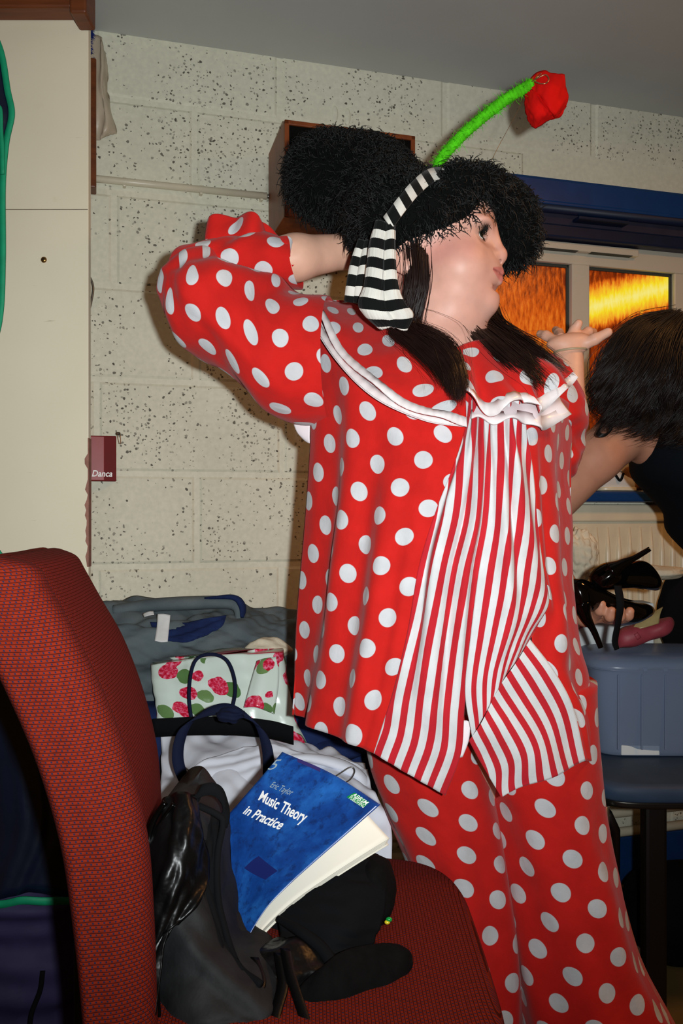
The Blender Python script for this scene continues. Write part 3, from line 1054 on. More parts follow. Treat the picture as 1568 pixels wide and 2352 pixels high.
# pipes under the radiator
for j, z in enumerate((0.188, 0.242, 0.30)):
    pp = [from_wall(rs0 - 0.3, z, 0.05), from_wall(rs1 + 0.1, z, 0.05)]
    tube('heating_pipe', pp, 0.013, M['white_gloss'], None, 12,
         label=['lowest white heating pipe along the wall under the radiator', 'middle white heating pipe along the wall under the radiator',
                'topmost white heating pipe along the wall under the radiator'][j], cat='pipe', group='pipes under the radiator')
    pc = wall_sz(1478, 1900, 0.05)[0]

# ---- conduit on the wall
a = WL(225, 411, 0.018); b_ = WL(612, 437, 0.018)
b_[2] = a[2]
pipe = empty('conduit', (a + b_) / 2, 'thin white conduit pipe fixed across the block wall', 'pipe')
v, f = tube_arrays([a - WD * 0.2, b_], 0.0085, 12); mkobj('tube', v, f, M['white_gloss'], pipe)
v, f = tube_arrays([b_, b_ + WD * 0.008], 0.006, 10); mkobj('end_fitting', v, f, M['metal'], pipe)
for t_ in (0.15, 0.6, 0.97):
    p = a + (b_ - a) * t_
    sp_ = float(np.dot(p - WO, WD))
    wbox('clip', sp_ - 0.004, sp_ + 0.004, p[2] - 0.011, p[2] + 0.011, 0.001, 0.02, M['white_gloss'], pipe, 0.002)

# ---- loudspeaker cabinet on the wall behind the head
D = 0.20
def wcorner(px, py, off): return wall_sz(px, py, off)
fs0, fz1 = wall_sz(652, 277, D); fs1, _ = wall_sz(951, 300, D)
fz0 = wall_sz(660, 500, D)[1]
# cabinet is tilted forward a little: bottom tucked back
spk = empty('loudspeaker', from_wall((fs0 + fs1) / 2, fz0, D / 2), 'wooden wall loudspeaker with black grille behind the furry hat', 'speaker')
vb = [from_wall(fs0, fz0, 0.012), from_wall(fs1, fz0, 0.012), from_wall(fs1, fz0, D), from_wall(fs0, fz0, D),
      from_wall(fs0, fz1, 0.012), from_wall(fs1, fz1, 0.012), from_wall(fs1, fz1, D), from_wall(fs0, fz1, D)]
mkobj('cabinet', np.array(vb), [[0, 1, 2, 3], [7, 6, 5, 4], [0, 4, 5, 1], [1, 5, 6, 2], [3, 7, 4, 0], [2, 6, 7, 3]], M['teak'], spk, smooth=False, bevel=0.002)
e = 0.011
for (a0, a1, b0, b1) in ((fs0, fs1, fz1 - e, fz1), (fs0, fs1, fz0, fz0 + e * 2.6), (fs0, fs0 + e, fz0, fz1), (fs1 - e, fs1, fz0, fz1)):
    wbox('front_edge', a0, a1, b0, b1, D, D + 0.008, M['teak'], spk, 0.002)
wbox('grille', fs0 + e, fs1 - e, fz0 + e * 2.6, fz1 - e, D + 0.0005, D + 0.004, M['grille'], spk, 0.001)
wbox('name_plate', fs0 + 0.02, fs0 + 0.068, fz0 + 0.009, fz0 + 0.021, D + 0.008, D + 0.0095, M['plate'], spk, 0.0005)
wbox('wall_bracket', (fs0 + fs1) / 2 - 0.05, (fs0 + fs1) / 2 + 0.05, fz0 + 0.05, fz1 - 0.05, 0.0, 0.012, M['black_metal'], spk)
# two pale scars of old fixings above it
for j, (px, py) in enumerate(((768, 262), (797, 268))):
    s_, z_ = wall_sz(px, py, 0.003)
    c = from_wall(s_, z_, 0.003)
    o = blob('paint_drip', c, (0.009, 0.004, 0.022), M['mortar'], wall, 10, 14)

# ---- things seen past the edge of the left board
c0 = WL(222, 128, 0.06); c1 = WL(222, 427, 0.06)
fr = empty('wooden_frame', np.array([c1[0] - 0.03, c1[1], c1[2]]), 'dark wooden picture frame edge beside the cream board', 'frame')
sA = wall_sz(221, 300, 0.05)[0]
wbox('frame_stile', sA - 0.014, sA, c1[2], c0[2], 0.0, 0.05, M['wood'], fr)
wbox('frame_panel', sA - 0.30, sA - 0.013, c1[2] + 0.004, c0[2] - 0.012, 0.02, 0.043, M['darkwood'], fr)
wbox('frame_rail', sA - 0.30, sA - 0.013, c0[2] - 0.012, c0[2], 0.0, 0.05, M['wood'], fr)
# blue duster standing on it
pp = [from_wall(sA - 0.018 + 0.003 * math.sin(k), c0[2] + 0.002 + k * 0.0085, 0.025) for k in range(11)]
P = np.array(pp)
du = []
for k in range(900):
    t_ = RNG.uniform(0, 10); i = int(t_); q = P[min(i, 9)] + (P[min(i, 9) + 1] - P[min(i, 9)]) * (t_ - i)
    d = RNG.normal(size=3); d /= np.linalg.norm(d)
    du.append([q, q + d * 0.008, q + d * 0.014 + np.array([0, 0, -0.003])])
dst = empty('duster', P[0], 'fluffy blue duster standing on the dark wooden frame', 'duster')
tube('handle', P, 0.004, M['blue_tinsel'], dst, 8)
strands('bristles', np.array(du), 0.0016, M['blue_tinsel'], dst, kind='stuff')
# cloudy plastic bag hanging on the wall behind the frame
bagrows = [[WL(222, 80, .02), WL(232, 92, .03), WL(238, 120, .008)], [WL(222, 140, .03), WL(236, 150, .04), WL(246, 165, .008)],
           [WL(222, 210, .035), WL(238, 220, .045), WL(250, 235, .008)], [WL(222, 280, .03), WL(245, 290, .04), WL(268, 300, .008)],
           [WL(222, 322, .02), WL(236, 316, .025), WL(262, 304, .008)]]
bagrows = [[r[0] - WD * 0.08] + r for r in bagrows]
patch('plastic_bag', bagrows, M['clear_bag'], None, 30, 24, lambda U, V: 0.004 * wav(U, V, 3, fu=3, fv=2), raw=True,
      label='crumpled cloudy plastic bag hanging on the wall beside the dark frame', cat='bag')
# grey cable below
cb = [WL(196, 625, .02), WL(208, 640, .02), WL(214, 662, .02), WL(210, 690, .02), WL(204, 712, .02), WL(190, 730, .02)]
cab = empty('cable', cb[-1], 'thin grey cable with black plug behind the board edge', 'cable')
tube('cord', cb, 0.0028, M['metal'], cab, 8, 24)
wbox('plug', wall_sz(196, 690, .02)[0], wall_sz(207, 690, .02)[0], wall_sz(200, 706, .02)[1], wall_sz(200, 680, .02)[1], 0.005, 0.03, M['black_plastic'], cab)

# ---- red card box with white lettering
fs0, fz1 = wall_sz(160, 998, 0.035); fs1, _ = wall_sz(267, 1004, 0.035); fz0 = wall_sz(240, 1105, 0.035)[1]
fz1 = wall_sz(240, 1001, 0.035)[1]
rb = empty('red_packet', from_wall((fs0 + fs1) / 2, fz0, 0.02), 'glossy dark red packet with white lettering pinned to the wall', 'packet')
wbox('packet_body', fs0, fs1, fz0, fz1, 0.003, 0.035, M['red_dark'], rb, 0.002)
sm = wall_sz(239, 1050, 0.035)[0]
wbox('glossy_panel', fs0, sm, fz0 + 0.002, fz1 - 0.002, 0.035, 0.0365, M['red_print'], rb, 0.0006)

def text_mesh(body, size=1.0, bold=0.0, italic=0.0, xscale=1.0, spacing=1.0):
    cu = bpy.data.curves.new('t', 'FONT')
    cu.body = body; cu.size = size; cu.offset = bold; cu.shear = italic; cu.space_character = spacing
    cu.resolution_u = 4
    ob = bpy.data.objects.new('t', cu)
    COL.objects.link(ob)
    dg = bpy.context.evaluated_depsgraph_get()
    me = ob.evaluated_get(dg).to_mesh()
    bm = bmesh.new(); bm.from_mesh(me)
    ob.evaluated_get(dg).to_mesh_clear()
    bmesh.ops.subdivide_edges(bm, edges=[e for e in bm.edges if e.calc_length() > size * 0.25], cuts=1)
    bmesh.ops.triangulate(bm, faces=bm.faces)
    v = np.array([tuple(q.co) for q in bm.verts]); f = [[q.index for q in g.verts] for g in bm.faces]
    bm.free()
    bpy.data.objects.remove(ob); bpy.data.curves.remove(cu)
    v[:, 0] *= xscale
    return v, f
tv, tf = text_mesh('Danca', 1.0, 0.018, 0.25, 0.95)
L = tv[:, 0].max() - tv[:, 0].min()
ls0, lz = wall_sz(211, 1094, 0.037); ls1 = wall_sz(258, 1096, 0.037)[0]
k = (ls1 - ls0) / L
mkobj('lettering', np.array([from_wall(ls0 + (a - tv[:, 0].min()) * k, lz + b * k * 1.05, 0.0372) for a, b, c in tv]), tf, M['print_white'], rb, smooth=False)
# bulldog clip on its corner
cp = WL(271, 995, 0.02)
s_, z_ = float(np.dot(cp - WO, WD)), cp[2]
wbox('clip_body', s_ - 0.006, s_ + 0.006, z_ - 0.004, z_ + 0.003, 0.003, 0.02, M['darkwood'], rb)
tube('clip_wire', [from_wall(s_ - 0.003, z_, .02), from_wall(s_ + 0.002, z_ - 0.022, .024), from_wall(s_ + 0.006, z_ - 0.024, .024), from_wall(s_ + 0.005, z_, .02)], 0.0007, M['wire'], rb, 6, 16)

# ================================================================ RED CHAIR, BAG AND BOOK (near left)
SEAT = 0.57
ch = empty('upholstered_chair', (-0.05, 1.02, 0.0), 'dark red woven-fabric chair with high padded back, nearest the camera', 'chair')
def xf(z):
    return np.interp(z, [0.45, 0.585, 0.70, 0.76, 0.86, 0.93, 0.986, 1.036], [-0.186, -0.189, -0.193, -0.199, -0.2246, -0.256, -0.288, -0.312])
prof = [(0.800, -0.070), (0.797, -0.045), (0.802, -0.018), (0.818, 0.004), (0.842, 0.010), (0.868, 0.003), (0.892, -0.016),
        (0.908, -0.021), (0.95, -0.012), (1.02, -0.009), (1.10, -0.011), (1.17, -0.016), (1.208, -0.026), (1.222, -0.045), (1.215, -0.07), (1.16, -0.085), (1.02, -0.088), (0.86, -0.085)]
rings = []
for z, sh in [(0.47, 0), (0.52, 0), (0.60, 0), (0.68, 0), (0.76, 0), (0.84, 0), (0.91, 0), (0.965, 0), (1.003, 0.004), (1.022, 0.014), (1.031, 0.030), (1.033, 0.042)]:
    rr = []
    for y, dx in prof:
        yc, dc = 1.01, -0.043
        k = 1 - sh / 0.048 * 0.92 if sh > 0.02 else 1 - sh * 6
        if dx < -0.03: dx = -0.03 + (dx + 0.03) * float(np.interp(z, [0.55, 0.75, 0.95], [0.55, 0.85, 1.0]))
        ky = 1 - sh * 1.6
        zz = z - 0.02 * max(0, (y - 1.14) / 0.08) ** 2 * (1 if z > 0.95 else 0) + 0.006 * math.exp(-((y - 0.82) / 0.04) ** 2) * (1 if z > 0.95 else 0)
        rr.append((xf(z) + dc + (dx - dc) * max(k, 0.05) - 0.045 * (y - 0.81) / 0.41, yc + (y - yc) * ky, zz))
    rings.append(rr)
loft('backrest', rings, M['chair'], ch, 70, 120)
# piping seam on the near side of the back
sm = [np.array([xf(z) - 0.012 - 0.046 * float(np.interp(z, [0.55, 0.75, 0.95], [0.6, 0.85, 1.0])), 0.7975, z]) for z in np.linspace(0.50, 0.99, 24)]
tube('seam', sm, 0.0011, M['black_cloth'], ch, 6)
sm2 = []
for z in np.linspace(0.56, 0.955, 40):
    sm2.append(np.array([xf(z) - 0.0190 - 0.045 * (0.915 - 0.81) / 0.41, 0.915, z]))
tube('stitching', sm2, 0.0009, M['purple'], ch, 6)
# seat cushion with a rounded edge
cx, cy, hx, hy = -0.050, 1.022, 0.205, 0.243
lev = [(0.0, 0.500), (-0.004, 0.495), (0.012, 0.515), (0.018, 0.540), (0.012, 0.558), (-0.004, 0.567), (-0.03, 0.571), (-0.08, 0.574), (-0.14, 0.575), (-0.19, 0.5755)]
R_ = [ring((cx, cy, z), hx + e, hy + e, n=40, power=4.5) for e, z in lev]
G = eval_grid(R_, 46, 120, True)
vv = np.concatenate([G.reshape(-1, 3), [G[-1].mean(0)], [G[0].mean(0)]])
ff = grid_faces(46, 120, True).tolist() + [[46 * 120, 45 * 120 + c, 45 * 120 + (c + 1) % 120] for c in range(120)] + [[46 * 120 + 1, (c + 1) % 120, c] for c in range(120)]
uvp = np.stack([vv[:, 1] + 0 * vv[:, 0], vv[:, 0] + vv[:, 2]], -1)
mkobj('seat', vv, ff, M['seat_fabric'], ch, uvs=uvp)
v, f = boxv((-0.24, 0.80, 0.475), (0.13, 1.24, 0.497)); mkobj('seat_pan', v, f, M['black_plastic'], ch, smooth=False, bevel=0.006)
for (lx, ly) in ((-0.21, 0.83), (0.10, 0.83), (-0.21, 1.20), (0.10, 1.20)):
    v, f = tube_arrays([(lx, ly, 0.478), (lx + (0.03 if lx > 0 else -0.05), ly, 0.0)], 0.012, 12); mkobj('leg', v, f, M['black_metal'], ch)
v, f = boxv((-0.31, 0.98, 0.40), (-0.275, 1.05, 0.72)); mkobj('back_support', v, f, M['black_metal'], ch, smooth=False, bevel=0.004)

# ---- black satin bag leaning against the chair back
bag = empty('black_bag', W(430, 2300, 0.92) * np.array([1, 1, 0]) + np.array([0, 0, SEAT + 0.006]), 'slouching black satin shoulder bag on the red chair seat', 'bag')
brow = [[(372, 1846, .99), (398, 1824, .985), (425, 1822, .98), (455, 1850, .985)],
        [(350, 1885, .97), (395, 1868, .95), (440, 1868, .95), (478, 1880, .975)],
        [(334, 1960, .955), (388, 1950, .925), (440, 1950, .925), (498, 1960, .96)],
        [(330, 2060, .94), (390, 2060, .905), (445, 2060, .905), (502, 2070, .94)],
        [(333, 2160, .925), (400, 2160, .885), (465, 2160, .885), (530, 2180, .915)],
        [(340, 2250, .905), (420, 2250, .865), (500, 2250, .862), (590, 2250, .885)],
        [(348, 2330, .875), (440, 2330, .843), (540, 2330, .843), (625, 2320, .86)],
        [(356, 2362, .855), (450, 2366, .838), (550, 2366, .838), (625, 2350, .85)]]
rings = []
for r in brow:
    fr_ = [W(*p) for p in r]
    bk = [p + np.array([0.004, 0.085, 0.0]) for p in fr_][::-1]
    bk[1][1] += 0.015; bk[2][1] += 0.015
    rings.append(fr_ + bk)
loft('bag_body', rings, M['satin_dull'], bag, 60, 64, lambda U, V: 0.006 * wav(U, V, 21, fu=4, fv=3) * np.clip(V * 3, 0.2, 1))
# glossy crumpled flap on the side of the bag
fl = [[(356, 1872, .955), (385, 1832, .95), (425, 1824, .945), (452, 1848, .955)],
      [(336, 1945, .935), (385, 1915, .915), (430, 1915, .915), (468, 1925, .945)],
      [(330, 2020, .925), (380, 2000, .895), (425, 2005, .895), (470, 2010, .93)],
      [(331, 2110, .915), (362, 2100, .888), (400, 2095, .885), (452, 2080, .90)],
      [(336, 2210, .90), (348, 2210, .876), (362, 2190, .872), (380, 2160, .872)],
      [(345, 2345, .862), (352, 2350, .838), (356, 2340, .834), (362, 2330, .834)]]
patch('flap', fl, M['satin'], bag, 60, 40, lambda U, V: 0.005 * wav(U, V, 33, fu=3.2, fv=2.4) + 0.002, solid=0.002)
e_ = [W(380, 1842, .94), W(352, 1885, .935), W(336, 1945, .928), W(330, 2020, .918), W(331, 2110, .908), W(337, 2210, .892), W(346, 2345, .855)]
tube('piping', e_, 0.0038, M['leather'], bag, 8, 50)
tube('piping', [p + np.array([0.010, -0.004, 0.0]) for p in e_], 0.0022, M['leather'], bag, 8, 50)
# inner lining edge along the book
ed = [W(455, 1850, .965), W(500, 1872, .965), W(512, 1892, .962), W(500, 1960, .95), W(499, 2040, .935), W(510, 2110, .92), W(545, 2215, .895), W(600, 2262, .875)]
tube('mouth_edge', ed, 0.004, M['black_cloth'], bag, 8, 50)
il = [[(440, 1850, .985), (475, 1860, .985), (510, 1885, .985)], [(445, 1940, .94), (475, 1940, .95), (502, 1945, .955)],
      [(450, 2040, .92), (478, 2045, .93), (500, 2050, .937)], [(470, 2140, .90), (500, 2145, .905), (520, 2150, .912)], [(500, 2210, .88), (530, 2225, .885), (560, 2232, .888)]]
patch('mouth_facing', il, M['black_cloth'], bag, 40, 20, lambda U, V: 0.003 * wav(U, V, 5), solid=0.002)
strip('carry_loop', [W(437, 1860, .975), W(443, 1836, .968), W(460, 1818, .965), W(485, 1812, .965), W(505, 1822, .968), W(516, 1846, .972), W(514, 1882, .975), W(508, 1905, .975)],
      [(0.75, 0.1, -0.6)] * 2 + [(0.2, 0.3, 0.9)] * 4 + [(0.9, 0.1, 0.2)] * 2, 0.014, M['black_cloth'], bag, 40, 0.002)
for pth, w_ in (([(585, 2200, .915), (600, 2260, .885), (560, 2320, .86), (520, 2372, .835)], .010), ([(640, 2190, .92), (650, 2260, .885), (632, 2330, .855), (625, 2380, .835)], .012),
                ([(655, 2180, .92), (668, 2240, .89), (690, 2310, .862), (712, 2376, .836)], .012)):
    strip('leather_strap', [W(*p) for p in pth], (0.95, -0.3, 0.1), w_, M['black_leather'], bag, 24, 0.0025)

# ---- music theory book
book = empty('music_book', W(545, 2215, .955), 'blue music theory paperback curling open in the black bag', 'book')
cv = [[(648, 1727, 1.10), (762, 1777, 1.06), (873, 1848, 1.02)],
      [(600, 1785, 1.09), (702, 1848, 1.05), (800, 1912, 1.01)],
      [(552, 1840, 1.08), (640, 1912, 1.04), (724, 1978, 1.00)],
      [(508, 1898, 1.07), (585, 1975, 1.03), (662, 2034, .990)],
      [(492, 1990, 1.04), (548, 2056, 1.01), (612, 2086, .978)],
      [(486, 2090, 1.00), (524, 2128, .985), (572, 2150, .965)],
      [(500, 2215, .965), (520, 2222, .960), (545, 2215, .950)]]
CG = pts(cv)
NR, NC = 60, 40
G = eval_grid(CG, NR, NC)
cuv = np.stack(np.meshgrid(np.linspace(0, 0.21, NC), -np.linspace(0, 0.30, NR)), -1).reshape(-1, 2)
cover = mkobj('front_cover', G.reshape(-1, 3), grid_faces(NR, NC), M['cover'], book, uvs=cuv, solid=0.0007)
GN = gnormals(G); GN = GN * np.sign(-GN[..., 1:2])
def on_cover(u, v, off):
    a = np.clip(v, 0, 1) * (NR - 1); b = np.clip(u, 0, 1) * (NC - 1)
    i = np.minimum(a.astype(int), NR - 2); j = np.minimum(b.astype(int), NC - 2)
    fa = (a - i)[:, None]; fb = (b - j)[:, None]
    def bl(A): return A[i, j] * (1 - fa) * (1 - fb) + A[i + 1, j] * fa * (1 - fb) + A[i, j + 1] * (1 - fa) * fb + A[i + 1, j + 1] * fa * fb
    return bl(G) + bl(GN) * off
def find_uv(px, py):
    # cover parameters under a photo pixel
    q = G.reshape(-1, 3)
    xx = CX + q[:, 0] / q[:, 1] * F; yy = CY - (q[:, 2] - H) / q[:, 1] * F
    k = int(np.argmin((xx - px) ** 2 + (yy - py) ** 2))
    return (k % NC) / (NC - 1), (k // NC) / (NR - 1)
def cover_text(name, body, p0, p1, hpx, mat, bold=0.0, off=0.0009, italic=0.0):
    tv, tf = text_mesh(body, 1.0, bold, italic)
    x0, x1 = tv[:, 0].min(), tv[:, 0].max()
    (u0, v0), (u1, v1) = find_uv(*p0), find_uv(*p1)
    du, dv = (u1 - u0) / (x1 - x0), (v1 - v0) / (x1 - x0)
    # text height (unit 0.7 = capitals) in rows of the cover
    uv2 = find_uv(p0[0] + hpx * 0.6, p0[1] - hpx * 0.8)
    hv = (uv2[1] - v0) / 0.7; hu = (uv2[0] - u0) / 0.7
    u = u0 + (tv[:, 0] - x0) * du + tv[:, 1] * hu
    v = v0 + (tv[:, 0] - x0) * dv + tv[:, 1] * hv
    mkobj(name, on_cover(u, v, off), tf, mat, cover, smooth=False)
cover_text('title_text', 'Music Theory', (590, 1839), (697, 1892), 26, M['print_white'], 0.022)
cover_text('title_text', 'in Practice', (559, 1868), (642, 1905), 26, M['print_white'], 0.022)
cover_text('author_text', 'Eric Taylor', (618, 1808), (667, 1829), 16, M['print_grey'], 0.0)
cover_text('number_text', '5', (608, 1764), (630, 1772), 34, M['print_grey'], -0.005)
def cover_rect(name, quad, mat, off, n=10):
    uvq = [find_uv(*p) for p in quad]
    a = np.linspace(0, 1, n)
    A, B = np.meshgrid(a, a)
    q = [np.array(t_) for t_ in uvq]
    P = (q[0] * ((1 - A) * (1 - B))[..., None] + q[1] * (A * (1 - B))[..., None] + q[2] * (A * B)[..., None] + q[3] * ((1 - A) * B)[..., None]).reshape(-1, 2)
    return mkobj(name, on_cover(P[:, 0], P[:, 1], off), grid_faces(n, n), mat, cover)
cover_rect('publisher_panel', [(815, 1818), (851, 1842), (838, 1856), (800, 1830)], M['print_green'], 0.0006)
cover_text('publisher_text', 'ABRSM', (807, 1831), (842, 1850), 11, M['print_white'], 0.01, 0.0011, 0.2)
cover_text('publisher_text', 'PUBLISHING', (804, 1836), (836, 1854), 5, M['print_white'], 0.0, 0.0011)
cover_rect('header_panel', [(684, 1744), (736, 1768), (732, 1776), (680, 1752)], M['print_plum'], 0.0006)
cover_text('header_text', 'MUSIC THEORY IN PRACTICE 5', (684, 1753), (732, 1775), 5, M['print_white'], 0.0, 0.0011)
cover_rect('dark_square', [(590, 1968), (636, 2003), (608, 2024), (562, 1996)], M['print_navy'], 0.0006)
pg = [[(652, 1736, 1.112), (775, 1805, 1.075), (894, 1926, 1.035)],
      [(602, 1792, 1.104), (712, 1872, 1.064), (838, 1960, 1.020)],
      [(556, 1848, 1.094), (652, 1936, 1.054), (760, 2010, 1.010)],
      [(512, 1905, 1.084), (598, 1995, 1.044), (682, 2064, 1.002)],
      [(498, 1998, 1.054), (556, 2072, 1.022), (622, 2116, .992)],
      [(494, 2096, 1.014), (530, 2142, .995), (578, 2168, .976)],
      [(506, 2219, .975), (526, 2228, .968), (552, 2218, .958)]]
for j in range(5):
    C = np.array(pts(pg))
    C[..., 1] += 0.0018 * j
    C[:, 2, :] += np.array([-0.0008 * j, 0, -0.0024 * j])
    patch('page_section', C, M['pages'], book, 50, 24, raw=True, solid=0.0012)
C = np.array(pts(pg)); C[..., 1] += 0.0115; C[:, 2, 2] -= 0.012
patch('back_cover', C, M['paper'], book, 50, 24, raw=True, solid=0.0008)

# ---- black clothes and felt slipper on the seat
hd = empty('black_hood', W(730, 2190, 1.03) * np.array([1, 1, 0]) + np.array([0, 0, SEAT + 0.008]), 'black cotton cap bundled under the music book', 'cap')
hc = W(735, 2112, 1.08)
blob('crown', hc + np.array([0.0, 0, -0.004]), (0.088, 0.070, 0.060), M['black_cloth'], hd, 30, 40, 0.018, 4, power=2.3)
patch('panel', [[(640, 2075, 1.03), (700, 2030, 1.03), (780, 1985, 1.04), (850, 1968, 1.06)], [(640, 2110, 1.0), (710, 2085, .995), (800, 2050, 1.0), (880, 2020, 1.03)],
                [(650, 2170, .965), (720, 2160, .96), (800, 2140, .965), (880, 2110, 1.0)], [(690, 2205, .950), (740, 2210, .950), (800, 2200, .96), (850, 2180, .985)]],
      M['black_cloth'], hd, 40, 40, lambda U, V: 0.004 * wav(U, V, 9, fu=2, fv=3), solid=0.002)
tube('brim_edge', [W(640, 2110, .985), W(690, 2140, .955), W(740, 2180, .94), W(765, 2230, .92), W(740, 2260, .90)], [.004, .006, .007, .007, .005], M['black_cloth'], hd, 8, 40)
blob('side_flap', W(862, 2040, 1.06), (0.026, 0.05, 0.040), M['felt_black'], hd, 20, 24, 0.03, 8)
blob('bead', W(893, 2112, 1.0), (0.004, 0.003, 0.003), M['glass_bead'], hd, 8, 10); blob('bead', W(889, 2118, .999), (0.0035, 0.003, 0.0025), M['yellow'], hd, 8, 10)
slp = [ring(W(700, 2310, .89), 0.018, 0.020, (0.3, -0.2, -0.95), (0.2, 0.9, 0.1)), ring(W(750, 2285, .895), 0.026, 0.022, (0.35, -0.2, -0.93), (0.2, 0.9, 0.1)),
       ring(W(810, 2255, .905), 0.030, 0.022, (0.45, -0.2, -0.87), (0.2, 0.9, 0.1)), ring(W(870, 2226, .922), 0.025, 0.020, (0.4, -0.2, -0.9), (0.2, 0.9, 0.1)),
       ring(W(915, 2212, .935), 0.019, 0.016, (0.3, -0.2, -0.93), (0.2, 0.9, 0.1)), ring(W(940, 2206, .94), 0.010, 0.010, (0.2, -0.2, -0.95), (0.2, 0.9, 0.1)), ring(W(945, 2205, .94), 0.002, 0.002, (0.2, -0.2, -0.95), (0.2, 0.9, 0.1))]
loft('felt_slipper', slp, M['felt_black'], None, 40, 32, lambda U, V: 0.0015 * wav(U, V, 2), label='soft black felt slipper lying on the red seat edge', cat='slipper')
blob('crumpled_top', W(660, 2262, .925) + np.array([0, 0.02, 0.0]), (0.066, 0.045, 0.036), M['satin'], None, 34, 40, 0.05, 12, 1.3,
     label='crumpled shiny black top spilling from the bag', cat='garment')

# ================================================================ LEFT: hanging garment and bundle
gj = empty('hanging_jacket', W(-60, 2075, 1.30), 'dark navy nylon garment with teal green binding hanging at the left', 'jacket')
edge = [(-30, 40), (2, 118), (17, 205), (27, 262), (14, 330), (6, 430), (6, 600), (-2, 740), (-40, 900), (-40, 1200), (150, 1480), (236, 1850), (176, 2066)]
edY = [1.36, 1.36, 1.36, 1.36, 1.36, 1.36, 1.36, 1.36, 1.35, 1.34, 1.33, 1.31, 1.30]
rows = []
for (x, y), Y in zip(edge, edY):
    rows.append([(x - 330, y + (12 if y > 2000 else 0), Y + 0.06), (x - 220, y + (8 if y > 2000 else 0), Y - 0.01), (x - 110, y - (14 if y > 2000 else 0), Y - 0.02), (x - 4, y, Y)])
patch('jacket_body', rows, M['navy_shiny'], gj, 110, 40, lambda U, V: 0.010 * wav(U, V * 0.5, 14, fu=3, fv=2) * (1 - U) * U * 4, solid=0.002)
strip('edge_binding', [W(x, y, Y - 0.003) for (x, y), Y in zip(edge, edY)], (1, 0, 0.1), 0.0095, M['teal'], gj, 140, 0.003)
strip('edge_binding', [W(x, y, 1.352) for x, y in [(-34, 150), (-14, 230), (0, 250), (2, 300), (5, 345), (6, 400)]], (1, 0, 0.1), 0.007, M['teal'], gj, 30, 0.003)
strip('hem_binding', [W(-180, 2086, 1.31), W(-70, 2074, 1.288), W(0, 2077, 1.282), W(50, 2068, 1.276), W(100, 2070, 1.282), W(168, 2068, 1.298)], (0.05, 0, 1), 0.0115, M['teal'], gj, 60, 0.003)
bn = empty('fabric_bundle', (W(0, 2352, 1.45)[0] - 0.1, 1.45, 0.0), 'dark purple padded bundle below the teal hem', 'bundle')
rr = []
for k, (z, e) in enumerate([(0.0, -0.01), (0.05, 0.01), (0.12, 0.0), (0.20, 0.012), (0.27, 0.0), (0.34, 0.012), (0.41, -0.002), (0.46, 0.006), (0.50, -0.02), (0.515, -0.10)]):
    rr.append(ring((-0.715, 1.42, z), 0.28 + e, 0.11 + e, n=28, power=3.5))
loft('padded_body', rr, M['purple'], bn, 90, 70, lambda U, V: 0.004 * wav(U * 2, V, 6, fu=4, fv=6) + 0.0035 * np.sin(V * 75 + 1.5 * np.sin(U * 15)))
tube('cord', [W(98, 2230, 1.325), W(92, 2275, 1.322), W(72, 2330, 1.32), W(66, 2390, 1.32)], 0.004, M['black_cloth'], bn, 8, 20)

# ================================================================ BEHIND: bench with piled clothes
bench = empty('bench', (-0.19, 1.66, 0.0), 'low wooden bench under the pile of clothes', 'bench')
for k in range(4):
    v, f = boxv((-0.42, 1.40 + k * 0.125, 0.425), (0.03, 1.515 + k * 0.125, 0.45)); mkobj('slat', v, f, M['wood'], bench, smooth=False, bevel=0.003)
for lx in (-0.41, -0.02):
    for ly in (1.43, 1.84):
        v, f = boxv((lx, ly, 0.0), (lx + 0.04, ly + 0.04, 0.425)); mkobj('leg', v, f, M['wood'], bench, smooth=False, bevel=0.003)
# navy holdall at the back carrying the denim
rr = [ring((-0.30, 1.765, z), 0.37 + e, 0.12 + e, n=32, power=4) for z, e in ((0.452, -0.02), (0.48, 0), (0.58, 0.004), (0.66, 0.0), (0.69, -0.02), (0.695, -0.1))]
loft('navy_holdall', rr, M['denim_dark'], None, 40, 60, lambda U, V: 0.004 * wav(U, V, 4), label='dark navy fabric holdall under the denim jacket', cat='bag')
# denim jacket thrown on top
dj = empty('denim_jacket', W(460, 1545, 1.78), 'faded grey-blue denim jacket heaped against the block wall', 'jacket')
dr = [[(190, 1392, 1.93), (330, 1382, 1.93), (440, 1384, 1.94), (545, 1388, 1.95), (640, 1402, 1.99), (715, 1398, 2.02)],
      [(190, 1425, 1.83), (330, 1425, 1.82), (440, 1428, 1.83), (550, 1425, 1.84), (640, 1432, 1.90), (715, 1430, 1.93)],
      [(190, 1480, 1.78), (330, 1480, 1.77), (440, 1485, 1.77), (560, 1482, 1.78), (640, 1485, 1.83), (715, 1480, 1.86)],
      [(190, 1560, 1.73), (330, 1560, 1.72), (440, 1560, 1.72), (560, 1560, 1.73), (640, 1560, 1.78), (715, 1560, 1.82)],
      [(190, 1640, 1.73), (330, 1640, 1.72), (440, 1640, 1.72), (560, 1640, 1.72), (640, 1640, 1.76), (715, 1640, 1.80)]]
patch('jacket_body', dr, M['denim'], dj, 70, 90, lambda U, V: 0.010 * wav(U * 1.4, V, 17, fu=3, fv=4) + 0.006 * np.sin(V * 18 + U * 4) + 0.004 * wav(U, V, 18, fu=7, fv=9), solid=0.003)
tube('collar', [W(262, 1402, 1.875), W(350, 1390, 1.88), W(440, 1385, 1.88), (W(520, 1384, 1.88)), W(548, 1396, 1.87), W(552, 1425, 1.85)],
     [.018, .021, .022, .020, .018, .012], M['denim'], dj, 14, 60, 0.7)
